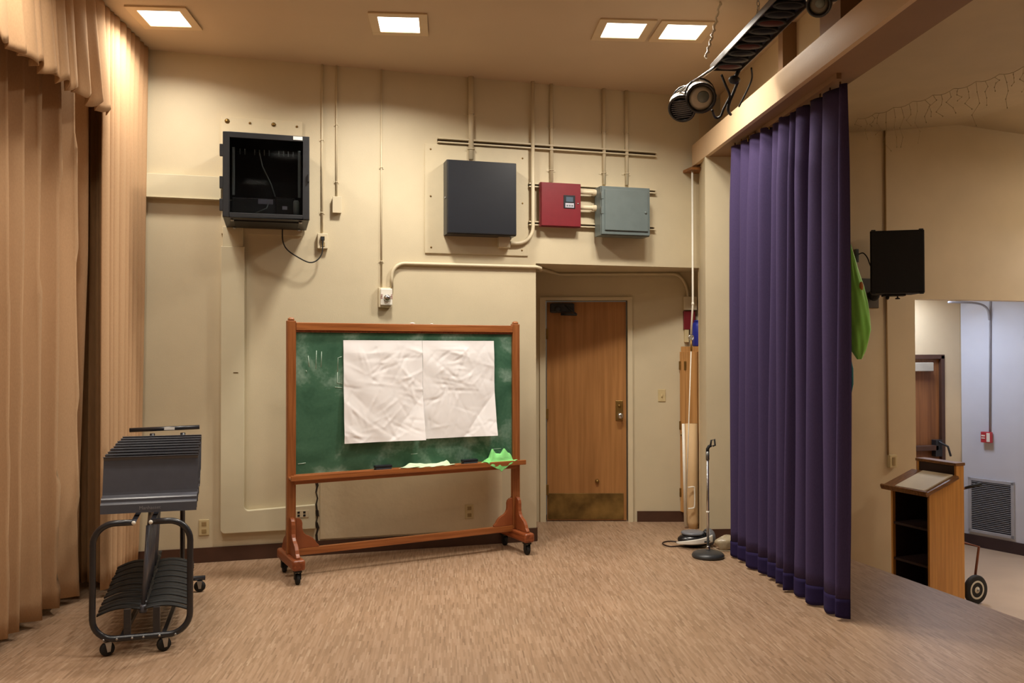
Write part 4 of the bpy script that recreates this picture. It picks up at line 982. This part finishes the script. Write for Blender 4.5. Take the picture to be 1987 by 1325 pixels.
# crumpled plastic bag at pillar foot
bp_ = on_z(1404, 1066, 0); 
t = thing('plastic_bag', 'crumpled translucent grey bag at the pillar foot beside the purple curtain', 'bag', (bp_.x+.03, bp_.y+.0, 0))
MB().ball((0, 0, .05), .10, 26, (1.0, .55, .62), amp=.07, seed=5).build('bag', mat('hazy grey plastic', h('a89a80'), .3, 0, .15, 20, .3, 40), t)
MB().tube(smooth([(-.13, -.01, .025), (-.10, -.055, .008), (-.04, -.085, .008), (.03, -.095, .008), (.10, -.09, .01)]), .004, 6).build('drawstring', mat('pale wire', h('9a8f78'), .3), t)

# ================================================================ HALL
# wall speaker
syf = 6.55
s0_, s1_ = on_y(1713, 445, syf), on_y(1797, 570, syf)
hh_ = s0_.z-s1_.z+.0; wd_ = s1_.x-s0_.x
t = thing('wall_speaker', 'black loudspeaker hung on a bracket on the hall wall', 'loudspeaker', ((s0_.x+s1_.x)/2, syf+.14, s1_.z), -.5)
blk2 = mat('black speaker cloth', h('101012'), .7, 0, .2, 80)
MB().prism([(-wd_/2, -.15), (wd_/2, -.15), (wd_/2*.75, .13), (-wd_/2*.75, .13)], 0, hh_).build('enclosure', rub, t, .008)
MB().box((-wd_/2+.012, -.158, .015), (wd_/2-.012, -.15, hh_-.015)).build('grille', blk2, t, .003)
for x in (-wd_/2+.03, wd_/2-.03):
    for z in (0, hh_): MB().box((x-.018, -.16, z-.008), (x+.018, -.13, z+.008)).build('corner', black_m, t, .003)
MB().lathe([(.022, -.045), (.022, -.034), (.006, -.03), (.006, 0)], 10, Matrix.Translation((.03, 0, 0))).build('clamp_knob', black_m, t)
MB().box((-.10, -.06, -.018), (.09, .06, -.0)).build('cradle', black_m, t, .002)
# bracket with plate on wall
bpL = on_y(1672, 540, YW); bpR = on_y(1707, 598, YW)
t = thing('speaker_bracket', 'black swivel bracket with a square wall plate left of the hall speaker', 'bracket', ((bpL.x+bpR.x)/2-.01, YW, bpR.z))
MB().box((-.095, -.012, 0), (.095, 0, bpL.z-bpR.z)).build('wall_plate', mat('dark brown grey plate', h('4f463a'), .5), t, .012)
zc_ = (bpL.z-bpR.z)*.42; ex = s0_.x+.16-((bpL.x+bpR.x)/2)
MB().ball((0, -.06, zc_), .055, 16, (.9, 1, 1)).build('swivel', rub, t)
MB().tube([(0, -.06, zc_), (.08, -.16, zc_+.03), (ex, syf+.13-YW, s1_.z-bpR.z-.036)], .016, 10).build('arm', rub, t)
wj = on_y(1660, 497, YW)
t = thing('wall_jack', 'narrow grey wall jack feeding the hall speaker', 'wall jack', (wj.x, YW, wj.z-.06))
MB().box((-.016, -.03, 0), (.016, 0, .125)).build('body', gray_m, t, .003)
MB().box((.016, -.022, .07), (.024, -.01, .085)).build('plug', rub, t)
P = [Vector((wj.x+.03, YW-.016, wj.z+.02))] + [on_y(px, py, 6.9-.04*i) for i, (px, py) in enumerate(((1675, 491), (1683, 500), (1690, 517), (1702, 530)))] + [Vector((s0_.x+.04, syf+.2, s0_.z-.42*hh_*1.0))]
tag(MB().tube(smooth(P), .0055, 7).build('speaker_cable', rub), 'thin dark cable from the wall jack to the hall speaker', 'cable')
# conduit on hall wall
x = on_y(1721, 600, YW-.012).x; z1 = 3.755; z0 = on_y(1726, 882, YW-.012).z
t = thing('conduit', 'thin dark-edged conduit on the hall wall behind the speaker', 'conduit', (x, YW-.012, z0))
MB().tube([(0, 0, 0), (-.01, 0, z1-z0)], .009, 8).build('pipe', mat('tan conduit paint', h('a8895c'), .5), t)
p = on_y(1728, 895, YW)
t = thing('wall_outlet', 'grey outlet box at the foot of the hall conduit, above the lectern', 'wall outlet', (p.x, YW, p.z-.055))
MB().box((-.04, -.045, 0), (.04, 0, .12)).build('box', ivory, t, .004)
MB().box((-.016, -.05, .02), (.016, -.045, .10)).build('socket', ivory_d, t, .002)
# conduit in corridor + fire pull station
pcn = lambda px, py: on_pl(px, py, P0 - CN*.012, CN)
a = pcn(1922, 612); b = pcn(1921, 838)
cdt = [Vector((OX0+.15, YW+T+.02, 2.26)), Vector((a.x-.35, a.y+.25, 2.27)), ] 
a0 = Vector((a.x, a.y, 2.30))
tag(MB().tube([a0, a0-Vector((0, 0, .05)), Vector((b.x, b.y, b.z))], .011, 8).tube(smooth([Vector((a.x-.62, a.y-.05, 2.15)), Vector((a.x-.22, a.y-.02, 2.145)), Vector((a.x-.06, a.y-.01, 2.09)), Vector((a.x-.015, a.y, 1.96))]), .012, 8).build('conduit', mat('grey corridor conduit', h('9a9aa2'), .5)), 'thin conduit dropping down the pale corridor wall to the fire pull', 'conduit')
p = pcn(1917, 848); cang = math.atan2(CDv.y, CDv.x)
t = thing('fire_pull_station', 'red and white fire pull station on the pale corridor wall', 'fire alarm', (p.x, p.y, p.z-.06), cang)
MB().box((-.055, -.05, 0), (.055, 0, .12)).build('body', mat('bright red plastic', h('b4323a'), .4), t, .004)
MB().box((.012, -.054, .01), (.05, -.05, .11)).build('cover', white_p, t, .002)
MB().box((-.045, -.054, .07), (-.005, -.05, .085)).box((-.045, -.054, .045), (-.005, -.05, .055)).build('label', white_p, t)
# vent grille
g0 = on_pl(1880, 925, P0, CN); g1 = on_pl(1970, 1045, P0, CN); u0 = (g0-P0).dot(CDv); u1 = (g1-P0).dot(CDv)
zt_ = on_pl(1880, 925, P0, CN).z; zb_ = on_pl(1880, 1030, P0, CN).z
t = thing('vent_grille', 'grey louvred return air grille low on the pale corridor wall', 'vent', (g0.x, g0.y, zb_), cang)
gw = u1-u0; gh = zt_-zb_; gm = mat('grey vent metal', h('a9abb2'), .4)
MB().box((0, -.02, 0), (gw, 0, .035)).box((0, -.02, gh-.035), (gw, 0, gh)).box((0, -.02, 0), (.035, 0, gh)).box((gw-.035, -.02, 0), (gw, 0, gh)).build('frame', gm, t, .003)
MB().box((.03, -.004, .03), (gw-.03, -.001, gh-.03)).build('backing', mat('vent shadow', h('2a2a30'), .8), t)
ns = 26; lv = MB()
for k in range(ns):
    z = .04+(gh-.08)*(k+.5)/ns
    lv.box((.035, -.012, -.003), (gw-.035, .0, .0), Matrix.Translation((0, -.004, z)) @ Matrix.Rotation(-.6, 4, 'X'))
lv.build('louvres', gm, t)
# lectern
def cw_(xc, D): return Vector((xc*_r.x, xc*_r.y, 0)) + Vector((D*math.sin(YAW), D*math.cos(YAW), 0))
n0 = cw_(3.49, 7.2); e_d = cw_(-.375, .927); e_s = cw_(.927, .375)     # near corner, direction along open side, direction along side panel
LM = Matrix(((e_s.x, e_d.x, 0, n0.x), (e_s.y, e_d.y, 0, n0.y), (0, 0, 1, HF), (0, 0, 0, 1)))
LWd, LDp = .41, .40
def lz(py, D=7.2): return 1.6+(685-py)/FPX*D-HF
zlow = lz(958)
lt = thing('lectern', 'honey oak lectern with dark open shelves standing on the hall floor', 'lectern', (n0.x, n0.y, HF), math.atan2(e_s.y, e_s.x))
# local: x = e_s (away from speaker side), y = e_d (left)
zhigh = zlow+.11
sidep = [(0, 0), (LDp, 0), (LDp, zhigh+.10), (LDp-.09, zhigh+.10), (LDp-.09, zhigh), (0, zlow)]
RXs = Matrix(((1, 0, 0, 0), (0, 0, 1, 0), (0, 1, 0, 0), (0, 0, 0, 1)))
MB().prism(sidep, 0, .02, RXs).build('side_panel', lect_w, lt, .002)
MB().prism(sidep, LWd-.02, LWd, RXs).build('side_panel', lect_w, lt, .002)
MB().box((LDp-.018, .02, 0), (LDp, LWd-.02, zhigh+.08)).build('front_panel', lect_w, lt)
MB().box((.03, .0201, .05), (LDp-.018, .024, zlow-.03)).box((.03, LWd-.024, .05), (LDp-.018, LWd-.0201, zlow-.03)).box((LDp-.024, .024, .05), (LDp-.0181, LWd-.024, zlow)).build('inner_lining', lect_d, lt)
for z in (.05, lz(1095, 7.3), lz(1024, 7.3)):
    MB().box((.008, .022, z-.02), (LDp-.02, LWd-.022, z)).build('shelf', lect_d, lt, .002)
sl = math.atan2(zhigh-zlow, LDp-.09)
TM = Matrix.Translation((0, 0, zlow)) @ Matrix.Rotation(-sl, 4, 'Y')
MB().box((-.075, -.04, .0), (LDp-.08, LWd+.04, .028), TM).box((-.075, -.04, .028), (-.055, LWd+.04, .045), TM).build('desk_top', lect_t, lt, .003)
MB().box((LDp-.10, -.004, zhigh+.10), (LDp+.012, LWd+.01, zhigh+.125)).build('top_box_lid', lect_t, lt, .003)
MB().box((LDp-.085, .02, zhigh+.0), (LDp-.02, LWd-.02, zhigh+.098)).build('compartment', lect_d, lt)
pb_ = TM @ Vector((0, 0, 0))
LTW = Matrix.Translation((n0.x, n0.y, HF)) @ Matrix.Rotation(math.atan2(e_s.y, e_s.x), 4, 'Z')
tag(MB().box((-.045, .0, .029), (LDp-.10, LWd-.10, .042), LTW @ TM).build('paper_stack', mat('cream paper', h('e2d6bd'), .7, 0, .04, 8), None, .002), 'stack of cream papers lying on the sloping lectern top', 'papers')
# hand truck behind the lectern
wp = on_z(1893, 1172, HF)
ht = thing('hand_truck', 'hand truck with white-hubbed wheel parked behind the lectern', 'hand truck', (wp.x, wp.y, HF))
fd = Vector((math.sin(YAW), math.cos(YAW), 0)); rd = Vector((math.cos(YAW), -math.sin(YAW), 0))
wr_ = .128
wax = (rd*.36 - fd*.93).normalized()
WM = Matrix.Translation((0, 0, wr_)) @ (wax.to_track_quat('Z', 'Y').to_matrix().to_4x4())
MB().lathe([(.085, -.02), (.118, -.022), (wr_, -.010), (wr_, .010), (.118, .022), (.085, .02)], 32, WM).build('tyre', rub, ht)
wh = MB().lathe([(.02, -.012), (.09, -.012), (.095, .0), (.094, .018), (.07, .022), (.05, .014), (.035, .016), (.02, .026), (.002, .028)], 30, WM).build('wheel', mat('white wheel hub', h('d0cab8'), .45), ht)
MB().lathe([(.012, .02), (.012, .036), (.002, .038)], 12, WM).build('axle_cap', steel, wh)
orange = mat('rusty orange tube', h('7a4630'), .45)
a = Vector((0, 0, wr_)); up_ = on_pl(1903, 1062, wp+Vector((0, 0, 0)), fd)-Vector((wp.x, wp.y, HF)); l1 = on_pl(1868, 1053, wp+Vector((0, 0, 0)), fd)-Vector((wp.x, wp.y, HF))
MB().tube([a-rd*.0 + fd*.03, up_+fd*.03, l1+fd*.05, l1-rd*.15+fd*.05], .011, 8).build('wheel_brace', orange, ht)
hA = on_pl(1868, 948, wp+fd*.05, fd)-Vector((wp.x, wp.y, HF)); hB = on_pl(1903, 939, wp+fd*.05, fd)-Vector((wp.x, wp.y, HF))
fr0 = l1-rd*.15+fd*.05
MB().tube([Vector((fr0.x, fr0.y, .04)), Vector((fr0.x, fr0.y, hA.z-.03)), hA, hA.lerp(hB, .15)], .012, 8).build('frame', orange, ht)
MB().tube([hA.lerp(hB, .1), hB], [.012, .017], 12).build('grip', rub, ht)
MB().tube([Vector((fr0.x, fr0.y, .04)), a+Vector((0, 0, 0))], .010, 8).box((-.12, -.10, 0), (.12, .10, .008), Matrix.Translation((fr0.x-.02, fr0.y+.0, .02))).build('toe_plate', orange, ht)
# garments hooked at the curtain edge
gy = 4.62; gd = (Vector((3.47, gy, 0))).dot(fd)
def gp(px, py): p_ = CAM + ray(px, py)*(gd/1.0); return p_
gtop = gp(1651, 478); gorg = gp(1668, 697)
t = thing('nylon_bag', 'bright green nylon bag hanging behind the purple curtain edge', 'bag', tuple(gorg))
prof = [(478, 1649, 1652), (500, 1649, 1659), (525, 1649, 1666), (555, 1648, 1676), (585, 1645, 1683), (615, 1643, 1687), (640, 1643, 1689), (660, 1646, 1685), (680, 1652, 1680), (697, 1663, 1672)]
def bagf(a, b):
    k = b*(len(prof)-1); i = min(int(k), len(prof)-2); q = k-i
    py, x0, x1 = [prof[i][j]*(1-q)+prof[i+1][j]*q for j in range(3)]
    c = gp((x0+x1)/2, py); wv = (gp(x1, py)-gp(x0, py)).length/2
    an = 2*PI*a; cr = 1+.10*math.sin(5*an+b*7)+.07*math.sin(9*an-b*15)
    return c - gorg + rd*wv*math.cos(an) + fd*wv*.75*cr*math.sin(an)
MB().grid(bagf, 40, 60).build('bag', nylon, t)
pt = gp(1667, 556)-gorg
MB().ball(tuple(pt-fd*.035), .018, 12, (.8, .5, 1.6)).build('patch', mat('orange patch', h('c8823c'), .6), t)
MB().tube([gtop-gorg, gtop-gorg+Vector((-.02, 0, .05)), Vector((3.40, gy-.13, gtop.z+.09))-gorg], .004, 6).build('strap', green_c, t)
o2 = gp(1645, 780)
t = thing('hanging_garment', 'teal and black garment hanging below the green bag', 'garment', tuple(o2))
MB().tube([gp(1648, 692)-o2, gp(1650, 715)-o2, gp(1651, 745)-o2, gp(1648, 778)-o2], [.008, .018, .016, .004], 12).build('teal_panel', teal_c, t)
MB().tube([gp(1650, 686)-o2+fd*.02, gp(1645, 715)-o2+fd*.03, gp(1645, 750)-o2-fd*.0, gp(1648, 783)-o2-fd*.01], [.012, .020, .024, .008], 12).build('black_panel', navy_c, t)
# faint icicle light strings on the hall ceiling
wire = mat('pale wire string', h('b5a27e'), .5)
def hz(x):
    for i in range(len(hc)-1):
        if hc[i][0] <= x <= hc[i+1][0]: f = (x-hc[i][0])/(hc[i+1][0]-hc[i][0]); return hc[i][1]*(1-f)+hc[i+1][1]*f
    return 3.7
sl0, sl1 = on_z(1665, 222, 3.72), on_z(1986, 92, 3.84); m = MB(); rnd = random.Random(2); line = []
for i in range(41):
    p = sl0.lerp(sl1, i/40); z = hz(p.x)-.022; line.append((p.x, p.y, z - .02*abs(math.sin(i*PI/5))))
m.tube(line, .0022, 5)
for i in range(0, 41, 2):
    x, y, z = line[i]; L_ = rnd.choice((.10, .18, .26, .34)); P = [Vector((x, y, z))]
    for k in range(1, 5): P.append(Vector((x+rnd.uniform(-.03, .03), y+rnd.uniform(-.03, .03), z-L_*k/4)))
    m.tube(P, .0016, 4)
    for q in P[1:]: m.ball(tuple(q), .004, 6, (1, 1, 1.6))
tag(m.build('string_lights', wire), 'unlit icicle light string hanging along the hall ceiling', 'string lights')
